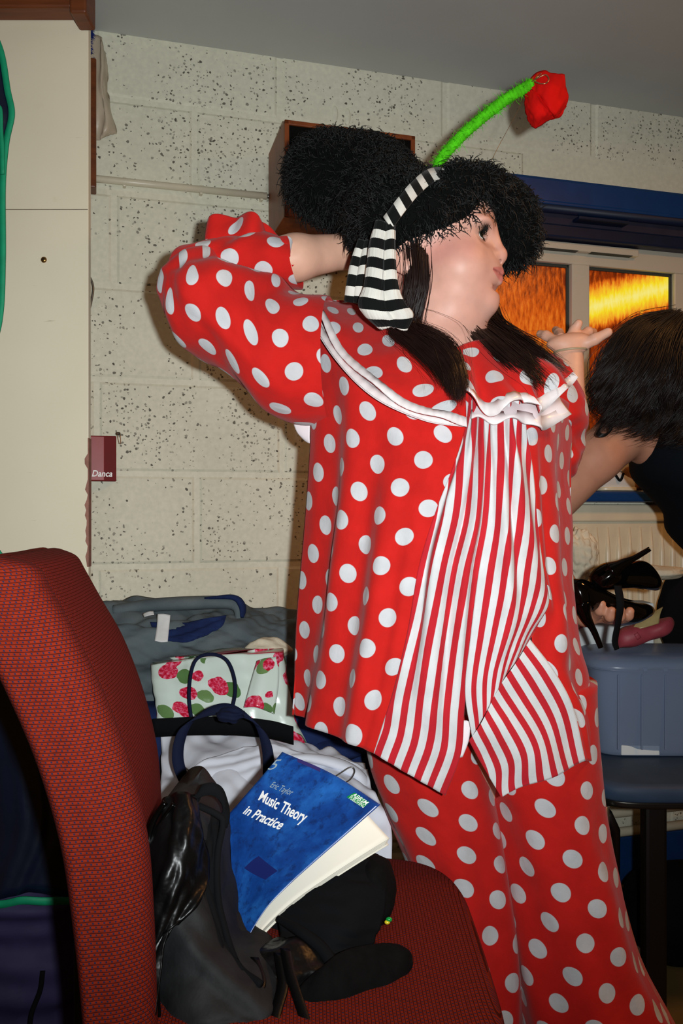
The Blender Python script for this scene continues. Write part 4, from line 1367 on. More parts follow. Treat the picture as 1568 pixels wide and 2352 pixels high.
tube('collar_edge', [W(470, 1374, 1.868), W(535, 1372, 1.862), W(556, 1392, 1.855), W(556, 1418, 1.842)], [.004, .010, .012, .006], M['denim_dark'], dj, 12, 30, 0.6)
patch('inner_yoke', [[(345, 1430, 1.805), (400, 1432, 1.80), (450, 1426, 1.80), (520, 1412, 1.815)], [(352, 1450, 1.785), (400, 1455, 1.78), (450, 1452, 1.78), (510, 1438, 1.80)],
                     [(360, 1468, 1.77), (400, 1474, 1.765), (440, 1472, 1.765), (475, 1458, 1.78)]], M['denim_dark'], dj, 20, 30, lambda U, V: 0.003 * wav(U, V, 3))
patch('care_tag', [[(362, 1410, 1.785), (377, 1410, 1.785), (391, 1413, 1.785)], [(360, 1440, 1.772), (375, 1442, 1.77), (388, 1444, 1.772)],
                   [(355, 1472, 1.752), (370, 1475, 1.75), (385, 1474, 1.752)]], M['care_tag'], dj, 16, 8, solid=0.0008)
patch('care_tag', [[(328, 1410, 1.80), (340, 1405, 1.795), (352, 1404, 1.795)], [(331, 1417, 1.79), (342, 1414, 1.787), (354, 1412, 1.785)]], M['care_tag'], dj, 6, 8, solid=0.0008)
# cream cloth behind floral bag
blob('cream_scarf', W(615, 1492, 1.775), (0.045, 0.03, 0.024), M['cream_cloth'], None, 26, 30, 0.06, 9, label='small crumpled cream cloth behind the rose print bag', cat='cloth')
# rose-print bag
fb = empty('floral_bag', W(510, 1690, 1.68), 'shiny rose-print oilcloth bag on the white shirt', 'bag')
fr_ = [[(347, 1528, 1.70), (400, 1519, 1.685), (452, 1514, 1.68), (520, 1504, 1.67), (580, 1502, 1.67), (643, 1499, 1.69)],
       [(350, 1570, 1.675), (405, 1566, 1.66), (455, 1563, 1.658), (530, 1560, 1.65), (595, 1562, 1.65), (655, 1570, 1.665)],
       [(355, 1615, 1.655), (410, 1615, 1.64), (460, 1615, 1.638), (540, 1618, 1.63), (610, 1628, 1.63), (672, 1645, 1.65)],
       [(362, 1662, 1.64), (415, 1665, 1.625), (465, 1668, 1.622), (550, 1675, 1.615), (625, 1690, 1.62), (700, 1715, 1.635)]]
rings = []
for r in fr_[::-1]:
    a = [W(*p) for p in r]
    b = [p + np.array([0, 0.06 + 0.03 * (i in (2, 3)), 0.0]) for i, p in enumerate(a)][::-1]
    rings.append(a + b)
loft('bag_body', rings, M['floral'], fb, 50, 100, lambda U, V: 0.0022 * np.sign(np.sin(U * 50)) * np.abs(np.sin(U * 50)) ** 0.4 + 0.002 * wav(U, V, 8), cap=(True, True))
tube('handle', [W(441, 1660, 1.60), W(434, 1600, 1.612), W(440, 1540, 1.628), W(456, 1510, 1.64), W(490, 1503, 1.645), W(520, 1516, 1.637), W(536, 1550, 1.625), W(540, 1590, 1.612), W(530, 1640, 1.595)],
     0.0035, M['navy'], fb, 8, 50)
patch('folded_pleat', [[(590, 1518, 1.645), (610, 1512, 1.64), (640, 1508, 1.65)], [(575, 1570, 1.62), (600, 1570, 1.612), (640, 1570, 1.625)], [(560, 1625, 1.60), (590, 1625, 1.595), (630, 1640, 1.605)]],
      M['floral'], fb, 20, 14, solid=0.002, uvoff=(0.31, 0.07))
# black flat strap in front of it
strip('black_belt', [W(352, 1672, 1.585), W(440, 1668, 1.575), W(540, 1668, 1.57), W(620, 1676, 1.572), W(674, 1690, 1.58)], (0.0, -0.25, 1.0), 0.036, M['black_cloth'], None, 40, 0.004,
      label='wide flat black fabric strap lying in front of the rose-print bag', cat='strap')
# white shirt
ws = empty('white_shirt', W(620, 1980, 1.42) * np.array([1, 1, 0]) + np.array([0, 0, 0.452]), 'rumpled white shirt spread on the bench under the rose-print bag', 'shirt')
sr = [[(370, 1672, 1.66), (500, 1675, 1.66), (620, 1685, 1.66), (740, 1722, 1.63), (838, 1752, 1.60)],
      [(370, 1740, 1.58), (500, 1725, 1.57), (620, 1730, 1.57), (740, 1752, 1.55), (845, 1775, 1.53)],
      [(370, 1800, 1.50), (500, 1790, 1.48), (620, 1795, 1.48), (740, 1800, 1.47), (860, 1820, 1.46)],
      [(370, 1880, 1.43), (500, 1870, 1.41), (620, 1870, 1.41), (760, 1880, 1.41), (895, 1890, 1.41)],
      [(370, 2000, 1.385), (500, 1990, 1.37), (620, 1985, 1.37), (760, 1980, 1.37), (900, 1985, 1.37)]]
patch('shirt_body', sr, M['white_cloth'], ws, 80, 90, lambda U, V: 0.007 * wav(U * 1.3, V * 1.3, 41, fu=4, fv=3) + 0.004 * np.sin(U * 22 - V * 9), solid=0.003)
patch('shirt_sleeve', [[(560, 1715, 1.545), (640, 1712, 1.54), (720, 1740, 1.53)], [(450, 1760, 1.505), (560, 1770, 1.49), (660, 1770, 1.49)], [(400, 1830, 1.455), (500, 1850, 1.44), (600, 1850, 1.44)]],
      M['white_cloth'], ws, 30, 40, lambda U, V: 0.004 * wav(U, V, 23, fu=3, fv=3), solid=0.003)
tube('collar_fold', [W(640, 1738, 1.53), W(720, 1742, 1.52), (W(790, 1760, 1.515)), W(832, 1790, 1.505), W(838, 1830, 1.475)], [.006, .013, .016, .014, .008], M['white_cloth'], ws, 12, 40, 0.6)
tube('wire_hanger', [W(400, 1742, 1.49), W(440, 1775, 1.475), W(480, 1805, 1.462), W(520, 1830, 1.45)], 0.0012, M['metal'], None, 6, 20,
     label='thin wire hanger arm poking from the white shirt left of the navy strap', cat='hanger')
tube('wire_hanger', [W(742, 1800, 1.45), W(775, 1780, 1.468), W(805, 1762, 1.478), W(814, 1772, 1.474), W(802, 1792, 1.46), W(778, 1800, 1.45), W(745, 1792, 1.45)], 0.0012, M['metal'], None, 6, 40,
     label='thin looped wire hanger hook above the blue music book', cat='hanger')
# navy strap loop standing up from a dark bag
sl = empty('strap_bag', W(520, 1830, 1.42), 'navy bag strap looped in a tall arch over the white shirt', 'strap')
strip('strap_loop', [W(455, 1830, 1.40), W(425, 1795, 1.405), W(408, 1740, 1.41), W(420, 1680, 1.42), W(455, 1645, 1.43), W(510, 1628, 1.435), W(560, 1640, 1.43), W(598, 1675, 1.42), W(615, 1730, 1.41), W(616, 1800, 1.40)],
      [(0.5, 0.5, 0.8), (0.8, 0.5, 0.2), (0.9, 0.4, 0), (0.8, 0.5, -0.3), (0.5, 0.5, -0.7), (0, 0.4, 0.9), (-0.4, 0.5, -0.7), (-0.7, 0.5, -0.5), (-1, 0.3, 0), (-1, 0.3, 0)][0:1] * 1 + [(0.9, 0.4, 0.1)] * 3 + [(0.6, 0.4, 0.6)] + [(0.1, 0.5, 0.9)] + [(-0.5, 0.4, 0.8)] + [(0.9, -0.3, 0.4)] * 0 + [(-0.8, 0.3, 0.4)] + [(-0.95, 0.2, 0.1)] * 2,
      0.019, M['navy'], sl, 70, 0.003)
blob('knot', W(528, 1642, 1.415), (0.022, 0.014, 0.012), M['navy'], sl, 20, 24, 0.08, 5)
# navy garment under the tunic hem
blob('navy_garment', W(765, 1708, 1.70), (0.075, 0.08, 0.026), M['denim_dark'], None, 24, 34, 0.03, 3, label='folded navy garment just below the tunic hem', cat='garment')

# ================================================================ THE PERSON IN THE POLKA-DOT COSTUME
YB = 1.38
clown = empty('person', (W(1330, 2700, YB)[0], YB, 0.0),
              'person in red polka-dot costume and fluffy black hat, one hand behind head', 'person')
P0 = W(955, 614, 1.33)
tw = math.radians(15)
FW = np.array([math.cos(tw), -math.sin(tw), 0.0]); RT = np.array([-math.sin(tw), -math.cos(tw), 0.0]); UP = np.array([0, 0, 1.0])
# head thrown back a little
pt = math.radians(0.5)
FW, UP = FW * math.cos(pt) + UP * math.sin(pt), UP * math.cos(pt) - FW * math.sin(pt)
HM = np.stack([FW, RT, UP])
def HL(a, s, b): return P0 + FW * a + RT * s + UP * b

B = Body()
B.ell(HL(.018, 0, .052), (.106, .078, .094), HM)
B.ell(HL(.060, 0, -.012), (.060, .063, .085), HM, k=.02)
for sg in (1, -1):
    B.sphere(HL(.074, .034 * sg, -.016), .041, k=.02)
B.ell(HL(.098, 0, -.016), (.034, .036, .034), HM, k=.018)
B.ell(HL(.058, 0, -.058), (.062, .056, .034), HM, k=.02)
B.sphere(HL(.1055, 0, -.063), .0205, k=.018)
B.ell(HL(.045, 0, -.088), (.054, .050, .032), HM, k=.02)
B.cap(HL(.116, 0, .048), HL(.127, 0, .012), .0085, .0105, k=.010)
B.sphere(HL(.1285, 0, .0065), .0118, k=.008)
for sg in (1, -1):
    B.sphere(HL(.1190, .0122 * sg, .0035), .0088, k=.006)
    B.ell(HL(.104, .031 * sg, .050), (.016, .022, .009), HM, k=.012)
    B.ell(HL(.120, .038 * sg, .029), (.017, .018, .012), HM, k=.010, op='s')
EC = [HL(.0955, .034 * sg, .0295) for sg in (1, -1)]
for sg, ec in zip((1, -1), EC):
    B.sphere(ec, .0140, k=.004)
    B.ell(ec + FW * .014 - UP * .001 + RT * .001 * sg, (.0105, .0130, .0062), HM, k=.0012, op='s')
    B.ell(HL(.1275, .0082 * sg, -.0040), (.0050, .0038, .0045), HM, k=.002, op='s')
    # lips
    B.cap(HL(.1135, .0285 * sg, -.0205), HL(.1275, 0, -.0180), .0030, .0058, k=.006)
    B.cap(HL(.1125, .0270 * sg, -.0240), HL(.1255, 0, -.0300), .0030, .0066, k=.006)
for sg in (1, -1):
    B.cap(HL(.119, .0310 * sg, -.0215), HL(.1375, 0, -.0245), .0012, .0016, k=.003, op='s')
    B.ell(HL(-.004, .074 * sg, -.002), (.018, .008, .031), HM, k=.006)
    B.ell(HL(.000, .082 * sg, .002), (.009, .005, .018), HM, k=.004, op='s')
B.ell(HL(.1225, 0, -.0445), (.009, .018, .004), HM, k=.008, op='s')
# neck, trunk and legs (mostly under the clothes)
B.cap(HL(.012, 0, -.05), W(1000, 850, 1.36), .052, .058, k=.02)
B.ell(W(1010, 980, 1.385), (.165, .105, .17), k=.05)
B.ell(W(1005, 1330, 1.39), (.18, .12, .22), k=.05)
B.ell(W(1080, 1620, 1.39), (.165, .11, .13), k=.05)
B.cap(W(790, 800, 1.40), W(1260, 890, 1.44), .05, .045, k=.04)
lk = [W(1000, 1700, YB), W(1085, 2180, YB + .01), W(1185, 2655, YB + .02)]
rk = [W(1225, 1700, YB), W(1330, 2180, YB + .01), W(1475, 2655, YB + .02)]
for L_ in (lk, rk):
    B.chain(L_, [.085, .056, .036], k=.03)
    B.cap(L_[2] + np.array([0, .02, -.03]), L_[2] + np.array([.01, -.13, -.035]), .030, .024, k=.02)
# right arm: elbow out to the left, hand behind the head
el = W(452, 650, 1.33)
B.chain([W(780, 800, 1.39), el, W(560, 610, 1.35), W(680, 592, 1.375), W(800, 576, 1.43), W(836, 570, 1.45)], [.055, .036, .036, .0355, .0275, .026], k=.015)
B.ell(W(868, 562, 1.468), (.036, .016, .034), k=.012)
for dy, ln, sp in ((-22, 62, -6), (-7, 72, -2), (8, 70, 2), (22, 56, 8)):
    B.chain([W(880, 562 + dy, 1.472), W(880 + ln * .55, 560 + dy + sp, 1.482), W(880 + ln, 562 + dy + sp * 2 + 8, 1.476)], [.0095, .0088, .0075], k=.003)
B.chain([W(852, 545, 1.462), W(872, 512, 1.468), W(900, 492, 1.472)], [.012, .010, .0085], k=.004)
# left arm: elbow low behind, forearm up, open palm
B.chain([W(1240, 890, 1.44), W(1285, 1020, 1.50), W(1300, 930, 1.53), W(1307, 822, 1.56)], [.05, .036, .033, .0255], k=.012)
PM = W(1308, 786, 1.565)
B.ell(PM, (.044, .026, .017), np.array([[1, .1, .12], [-.1, .98, .15], [-.12, -.15, .98]]), k=.014)
fing = [([(1272, 782, 1.57), (1254, 771, 1.585), (1240, 767, 1.60)], (.0098, .0088, .0075)),
        ([(1288, 776, 1.59), (1283, 765, 1.625), (1276, 758, 1.655)], (.0095, .0088, .0075)),
        ([(1308, 776, 1.58), (1319, 757, 1.585), (1328, 743, 1.58)], (.0098, .0090, .0078)),
        ([(1330, 776, 1.58), (1350, 762, 1.60), (1362, 763, 1.625)], (.0098, .0088, .0078)),
        ([(1338, 792, 1.555), (1366, 779, 1.545), (1396, 763, 1.54)], (.0120, .0098, .0080))]
for ps, rs in fing:
    B.chain([W(*q) for q in ps], rs, k=.005)

def in_face(c): return (np.linalg.norm(c - HL(.07, .02, -.01), axis=1) < .115)
def in_face2(c): return (np.linalg.norm(c - HL(.115, .012, .008), axis=1) < .062)
def in_hand(c): return (np.linalg.norm(c - PM, axis=1) < .12)
BV, BF = B.mesh((-.36, 1.12, -.03), (.66, 1.76, 1.63), .0068, [lambda c: in_face(c) | in_hand(c), in_face2, in_face2])

def smoothd(d, r0, r1): return np.clip((r1 - d) / (r1 - r0), 0, 1)[:, None]
def lin(r, g, b): return np.array(srgb(r, g, b)[:3])
def skin_cols(V):
    c = np.tile(lin(228, 178, 152), (len(V), 1))
    q = (V - P0) @ HM.T
    def mixc(w, col): return c * (1 - w) + col * w
    near = (np.linalg.norm(q - np.array([.07, 0, -.01]), axis=1) < .16)
    w = near[:, None] * 0.6
    c = mixc(w, lin(214, 156, 142))
    for sg in (1, -1):
        d = np.linalg.norm((q - np.array([.060, .055 * sg, .000])) / np.array([.045, .03, .026]), axis=1)
        c = mixc(smoothd(d, .2, 1.3) * 0.55 * near[:, None], lin(196, 104, 100))
        d = np.linalg.norm((q - np.array([.104, .036 * sg, .037])) / np.array([.02, .022, .014]), axis=1)
        c = mixc(smoothd(d, .3, 1.1) * 0.65, lin(112, 86, 70))
        d = np.linalg.norm((q - np.array([.108, .035 * sg, .029])) / np.array([.012, .0175, .0085]), axis=1)
        c = mixc(smoothd(d, .6, 1.0) * 0.7, lin(40, 32, 26))
    sn = np.clip(np.abs(q[:, 1]) / .033, 0, 1)
    hh = .0022 + .0098 * (1 - sn ** 1.6)
    d = np.abs(q[:, 2] + .0243 - .003 * sn) / hh + 10.0 * ((q[:, 0] < .095) | (np.abs(q[:, 1]) > .033))
    c = mixc(smoothd(d, .80, 1.05) * 0.7, lin(204, 106, 104))
    d = np.abs(q[:, 2] + .0243 - .003 * sn) / .0022 + 10.0 * ((q[:, 0] < .10) | (np.abs(q[:, 1]) > .033))
    c = mixc(smoothd(d, .2, 1.0) * 0.6, lin(120, 44, 44))
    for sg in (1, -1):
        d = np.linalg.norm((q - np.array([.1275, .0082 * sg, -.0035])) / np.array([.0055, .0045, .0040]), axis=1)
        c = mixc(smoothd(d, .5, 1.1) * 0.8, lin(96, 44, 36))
    d = np.linalg.norm((q - np.array([.138, 0, .010])) / np.array([.02, .02, .018]), axis=1)
    c = mixc(smoothd(d, .2, 1.2) * 0.25, lin(214, 130, 110))
    return c
mkobj('body', BV, BF, M['skin'], clown, cols=skin_cols(BV))

# eyes
for sg, ec in zip((1, -1), EC):
    n1, n2 = 24, 28
    gz = FW * 0.86 + RT * (0.42 if sg > 0 else 0.30) + UP * 0.10
    gz /= np.linalg.norm(gz)
    a1 = np.cross(gz, UP); a1 /= np.linalg.norm(a1); a2 = np.cross(a1, gz)
    th = np.linspace(0, math.pi, n1)
    vv, uvv = [], []
    for t_ in th:
        for p_ in np.linspace(0, 2 * math.pi, n2, endpoint=False):
            vv.append(ec + .0127 * (gz * math.cos(t_) + math.sin(t_) * (a1 * math.cos(p_) + a2 * math.sin(p_))))
            uvv.append((t_ / 0.72, 0))
    mkobj('eyeball', np.array(vv), grid_faces(n1, n2, True), M['eye'], clown, uvs=np.array(uvv))
    ls = []
    for k in range(85):
        u = RNG.uniform(-1, 1)
        base = ec + FW * (.0128 * math.cos(u * 0.85)) + RT * sg * .0128 * math.sin(u * 0.85) + UP * (.0042 - .004 * u * u)
        out = FW * (0.75 - 0.15 * abs(u)) + RT * sg * (u * 0.85) + UP * 0.45
        out += RNG.normal(size=3) * 0.12
        ln = .0135 + .004 * u * sg * 0 + RNG.uniform(-.002, .002)
        ls.append([base, base + out * ln * .5, base + out * ln * .85 + UP * ln * .32])
    for k in range(26):
        u = RNG.uniform(-0.6, 1)
        base = ec + FW * (.0128 * math.cos(u * 0.85)) + RT * sg * .0128 * math.sin(u * 0.85) - UP * (.0058 - .004 * u * u)
        out = FW * 0.6 + RT * sg * (u * 0.7) - UP * 0.6 + RNG.normal(size=3) * .1
        ls.append([base, base + out * .0025, base + out * .005])
    strands('eyelashes', np.array(ls), .0007, M['lash'], clown)

# ---- trousers
def leg_rings(tab):
    out = []
    for py, xl, xr, rd in tab:
        c = W((xl + xr) / 2, py, YB)
        out.append(ring(c, (xr - xl) / 2 / F * YB, rd, (1, 0, 0), (0, 1, 0), 24))
    return out
tr = empty('trousers_tmp', (0, 0, 0)); bpy.data.objects.remove(tr)
def fold_leg(seed):
    return lambda U, V: 0.004 * np.sin(U * 44 + 3 * np.sin(V * 4 + seed)) * np.clip(V * 2, .3, 1) + 0.004 * wav(U, V, seed, fu=2, fv=2)
lt = leg_rings([(1560, 845, 1120, .115), (1720, 842, 1128, .115), (1850, 880, 1146, .105), (2000, 940, 1166, .095), (2200, 985, 1190, .090), (2352, 1025, 1196, .092), (2520, 1060, 1225, .098), (2640, 1085, 1255, .105)])
rt = leg_rings([(1560, 1085, 1366, .118), (1720, 1092, 1368, .118), (1850, 1128, 1378, .110), (2000, 1150, 1410, .102), (2200, 1178, 1462, .100), (2352, 1202, 1548, .112), (2520, 1260, 1650, .13), (2640, 1310, 1720, .15)])
trou = loft('trousers', lt, M['dots_large'], clown, 80, 72, fold_leg(3), cap=(True, False), label='red cotton trousers with white dots')
loft('trouser_leg', rt, M['dots_large'], trou, 80, 72, fold_leg(8), cap=(True, False))
for L_ in (lk, rk):
    c = L_[2] + np.array([.005, -.055, -.030])
    blob('shoe', np.array([c[0], c[1], .045]), (.045, .125, .043), M['black_leather'], clown, 20, 28, power=2.4)

# ---- tunic
TY = 1.20
lp = [[(700, 770, 1.36), (800, 800, 1.28), (940, 850, 1.25), (1078, 880, 1.235)],
      [(716, 870, 1.36), (800, 890, 1.275), (930, 930, 1.235), (1070, 975, 1.215)],
      [(716, 970, 1.37), (800, 1000, 1.275), (920, 1030, 1.22), (1045, 1060, 1.20)],
      [(708, 1120, 1.37), (790, 1140, 1.275), (890, 1160, 1.21), (1002, 1170, 1.19)],
      [(697, 1280, 1.37), (770, 1300, 1.275), (870, 1300, 1.205), (962, 1300, 1.185)],
      [(685, 1430, 1.37), (755, 1450, 1.275), (850, 1450, 1.205), (936, 1450, 1.185)],
      [(676, 1560, 1.365), (740, 1590, 1.27), (820, 1600, 1.205), (905, 1580, 1.185)],
      [(671, 1642, 1.36), (730, 1674, 1.265), (795, 1704, 1.205), (858, 1730, 1.185)]]
def fold_l(U, V):
    a = np.clip(V * 1.6, 0, 1)
    edge = np.clip((1 - U) * 8, 0, 1) * np.clip((1 - 0) * 8, 0, 1)
    f = 0.012 * np.sin(17 * U + 2.2 * V + 0.6) * np.exp(-((U - .28) / .30) ** 2) + 0.0035 * np.sin(24 * U - 3 * V)
    f += 0.005 * wav(U, V, 51, fu=2, fv=1.5)
    return f * a * edge
tunic = patch('tunic', lp, M['dots'], clown, 110, 80, fold_l, label='loose red tunic with white dots', solid=0.0015)
sl = [[(1078, 895, 1.235), (1094, 900, 1.225), (1112, 900, 1.225), (1130, 900, 1.23)],
      [(1070, 975, 1.212), (1090, 980, 1.198), (1108, 980, 1.198), (1127, 985, 1.205)],
      [(1045, 1060, 1.197), (1075, 1065, 1.182), (1102, 1065, 1.182), (1128, 1070, 1.19)],
      [(1002, 1170, 1.187), (1045, 1180, 1.172), (1086, 1190, 1.172), (1122, 1195, 1.18)],
      [(962, 1300, 1.182), (1010, 1305, 1.168), (1055, 1310, 1.168), (1100, 1315, 1.175)],
      [(936, 1450, 1.182), (985, 1455, 1.168), (1035, 1460, 1.166), (1080, 1465, 1.172)],
      [(905, 1580, 1.182), (960, 1600, 1.168), (1015, 1615, 1.166), (1066, 1630, 1.172)],
      [(880, 1660, 1.182), (940, 1690, 1.170), (1000, 1712, 1.168), (1058, 1730, 1.175)],
      [(858, 1730, 1.183), (915, 1765, 1.172), (970, 1797, 1.170), (1022, 1827, 1.177)]]
def fold_s(seed, amp=0.008):
    def fn(U, V):
        e = np.clip(U * 6, 0, 1) * np.clip((1 - U) * 6, 0, 1)
        f = amp * np.sin(13 * U + 5 * np.sin(2.4 * V + seed)) * np.sin(np.pi * np.clip(V * 1.15, 0, 1)) ** 0.7
        f += 0.5 * amp * np.sin(24 * U - 9 * V + seed)* np.clip(1 - V, .25, 1)
        return f * e
    return fn
patch('striped_panel', sl, M['stripes'], tunic, 120, 60, fold_s(1.0), uv='right', label='red and white striped front panel', solid=0.0015)
sr_ = [[(1128, 900, 1.228), (1155, 900, 1.222), (1182, 900, 1.225), (1206, 900, 1.235)],
       [(1126, 985, 1.203), (1155, 985, 1.195), (1182, 985, 1.198), (1208, 985, 1.213)],
       [(1127, 1070, 1.188), (1160, 1075, 1.180), (1190, 1080, 1.183), (1224, 1085, 1.205)],
       [(1120, 1195, 1.178), (1160, 1200, 1.170), (1195, 1205, 1.174), (1234, 1205, 1.2)],
       [(1099, 1315, 1.173), (1155, 1320, 1.165), (1200, 1315, 1.170), (1248, 1310, 1.198)],
       [(1080, 1465, 1.168), (1140, 1440, 1.162), (1200, 1412, 1.166), (1260, 1382, 1.196)],
       [(1068, 1590, 1.166), (1110, 1555, 1.160), (1168, 1500, 1.164), (1236, 1432, 1.19)],
       [(1084, 1692, 1.168), (1112, 1642, 1.160), (1152, 1567, 1.164), (1210, 1478, 1.186)]]
patch('striped_panel', sr_, M['stripes'], tunic, 110, 60, fold_s(2.6, 0.006), uv='left', label='red and white striped front panel', solid=0.0015)
flp = [[(1216, 1468, 1.192), (1160, 1556, 1.176), (1120, 1632, 1.172), (1076, 1700, 1.176)],
       [(1268, 1540, 1.198), (1208, 1600, 1.182), (1158, 1668, 1.177), (1100, 1745, 1.180)],
       [(1314, 1625, 1.205), (1255, 1685, 1.188), (1197, 1737, 1.182), (1126, 1790, 1.184)],
       [(1347, 1748, 1.212), (1285, 1776, 1.195), (1216, 1803, 1.188), (1150, 1830, 1.190)]]
patch('striped_flap', flp, M['stripes'], tunic, 60, 60, lambda U, V: 0.004 * np.sin(9 * U + 4 * V), uv='left', label='striped lower corner folded aside', solid=0.0015)
# pale facing at the opening
patch('facing', [[(1062, 1655, 1.182), (1072, 1655, 1.180), (1080, 1660, 1.18)], [(1045, 1700, 1.182), (1060, 1702, 1.180), (1076, 1700, 1.18)], [(1036, 1735, 1.183), (1050, 1740, 1.182), (1062, 1738, 1.182)]],
      M['lining'], tunic, 12, 8)
rp = [[(1206, 900, 1.238), (1250, 900, 1.265), (1290, 915, 1.34), (1318, 935, 1.43)],
      [(1208, 985, 1.216), (1250, 985, 1.245), (1285, 990, 1.33), (1312, 1000, 1.43)],
      [(1224, 1085, 1.208), (1255, 1085, 1.235), (1282, 1090, 1.32), (1304, 1100, 1.42)],
      [(1234, 1205, 1.203), (1265, 1205, 1.23), (1292, 1205, 1.31), (1313, 1205, 1.42)],
      [(1248, 1310, 1.200), (1275, 1315, 1.225), (1298, 1320, 1.31), (1315, 1320, 1.42)],
      [(1260, 1385, 1.199), (1290, 1420, 1.225), (1312, 1440, 1.31), (1329, 1450, 1.42)],
      [(1222, 1475, 1.199), (1290, 1525, 1.228), (1328, 1545, 1.31), (1349, 1555, 1.42)],
      [(1312, 1622, 1.210), (1336, 1640, 1.24), (1353, 1650, 1.31), (1367, 1660, 1.42)],
      [(1346, 1748, 1.215), (1352, 1748, 1.25), (1359, 1748, 1.32), (1365, 1744, 1.42)]]
patch('tunic_side', rp, M['dots'], tunic, 110, 50, lambda U, V: 0.005 * np.sin(14 * U + 5 * V) * np.clip(V * 3, 0, 1) * np.clip(U * 5, 0, 1) + 0.005 * np.exp(-((V - .66 - .12 * U) / .05) ** 2) * np.clip(U * 5, 0, 1), solid=0.0015, uvoff=(.02, .013))
bk = [[(700, 770, 1.36), (860, 800, 1.49), (1120, 830, 1.51), (1318, 935, 1.43)],
      [(716, 970, 1.37), (860, 970, 1.52), (1150, 970, 1.55), (1312, 1000, 1.43)],
      [(697, 1280, 1.37), (850, 1280, 1.54), (1150, 1280, 1.57), (1315, 1320, 1.42)],
      [(671, 1642, 1.36), (850, 1640, 1.55), (1150, 1660, 1.58), (1365, 1744, 1.42)]]
patch('tunic_back', bk, M['dots'], tunic, 60, 60, lambda U, V: -0.012 * np.sin(18 * U) * np.sin(math.pi * U) * V, solid=0.0015)
# ---- right sleeve (raised) with frilled cuff
def img_ring(c, half, rd, ang=90.0, n=20):
    p = W(*c); a = math.radians(ang)
    return ring(p, half / F * c[2], rd, (math.cos(a), 0, math.sin(a)), (math.sin(math.radians(8)), 1, 0), n)
us = [img_ring((760, 832, 1.37), 148, .105, 90), img_ring((700, 826, 1.36), 146, .105, 86), img_ring((635, 795, 1.35), 136, .103, 78), img_ring((560, 748, 1.335), 128, .10, 70),
      img_ring((490, 700, 1.32), 116, .088, 64), img_ring((435, 664, 1.31), 92, .070, 62), img_ring((395, 645, 1.305), 56, .045, 60), img_ring((378, 638, 1.305), 16, .012, 60)]
def fold_u(U, V):
    s = np.sin(math.pi * np.clip(V, 0, 1))
    return (0.009 * np.sin(5 * V * 6.28 * .5 + 2 * np.sin(U * 6.28) + U * 9) + 0.008 * wav(U, V, 62, fu=3, fv=3) + 0.007 * np.exp(-((U * 1.0 - .62 - .18 * V) / .03) ** 2)) * s
slv = loft('sleeve', us, M['dots'], clown, 80, 80, fold_u, cap=(False, True))
fs = [img_ring((388, 640, 1.315), 22, .02, 80), img_ring((420, 622, 1.325), 44, .05, 84), img_ring((480, 615, 1.345), 56, .062, 88), img_ring((560, 606, 1.36), 62, .066, 92), img_ring((630, 602, 1.37), 60, .064, 96), img_ring((680, 610, 1.375), 52, .058, 98)]
loft('lower_sleeve', fs, M['dots'], slv, 60, 60, lambda U, V: 0.006 * wav(U, V, 12, fu=3, fv=3) * np.sin(math.pi * np.clip(V + .1, 0, 1)), cap=(True, False))
fr1 = [[(476, 582, 1.335), (530, 566, 1.33), (590, 564, 1.33), (640, 580, 1.335), (672, 612, 1.34)],
       [(474, 552, 1.335), (533, 528, 1.325), (592, 535, 1.325), (644, 562, 1.33), (680, 600, 1.335)],
       [(482, 512, 1.345), (540, 488, 1.335), (598, 510, 1.335), (648, 552, 1.34), (684, 592, 1.345)]]
patch('cuff_frill', fr1, M['dots'], slv, 30, 90, lambda U, V: 0.013 * np.sin(U * 17 + 0.6) * V ** .7, solid=0.0015, uvoff=(.01, .02))
fr2 = [[(486, 575, 1.40), (540, 560, 1.40), (600, 562, 1.40), (650, 578, 1.40), (676, 615, 1.395)],
       [(492, 520, 1.40), (545, 500, 1.40), (605, 515, 1.40), (650, 552, 1.40), (682, 598, 1.39)]]
patch('cuff_frill', fr2, M['dots'], slv, 20, 80, lambda U, V: 0.01 * np.sin(U * 15) * V, solid=0.0015, uvoff=(.03, .0))
# scrap of white lining below the sleeve
patch('sleeve_lining', [[(672, 966, 1.385), (690, 972, 1.38), (712, 974, 1.375)], [(682, 992, 1.385), (695, 998, 1.38), (711, 1000, 1.375)], [(700, 1012, 1.385), (706, 1016, 1.38), (711, 1018, 1.375)]], M['lining'], slv, 14, 10)
# left sleeve hanging behind
ls_ = [img_ring((1262, 890, 1.44), 66, .07, 50), img_ring((1278, 965, 1.47), 74, .08, 20), img_ring((1284, 1010, 1.49), 62, .075, 8), img_ring((1288, 1070, 1.495), 38, .06, 4), img_ring((1290, 1115, 1.49), 10, .02, 4)]
loft('sleeve', ls_, M['dots'], clown, 40, 50, lambda U, V: 0.005 * wav(U, V, 5), cap=(False, True))

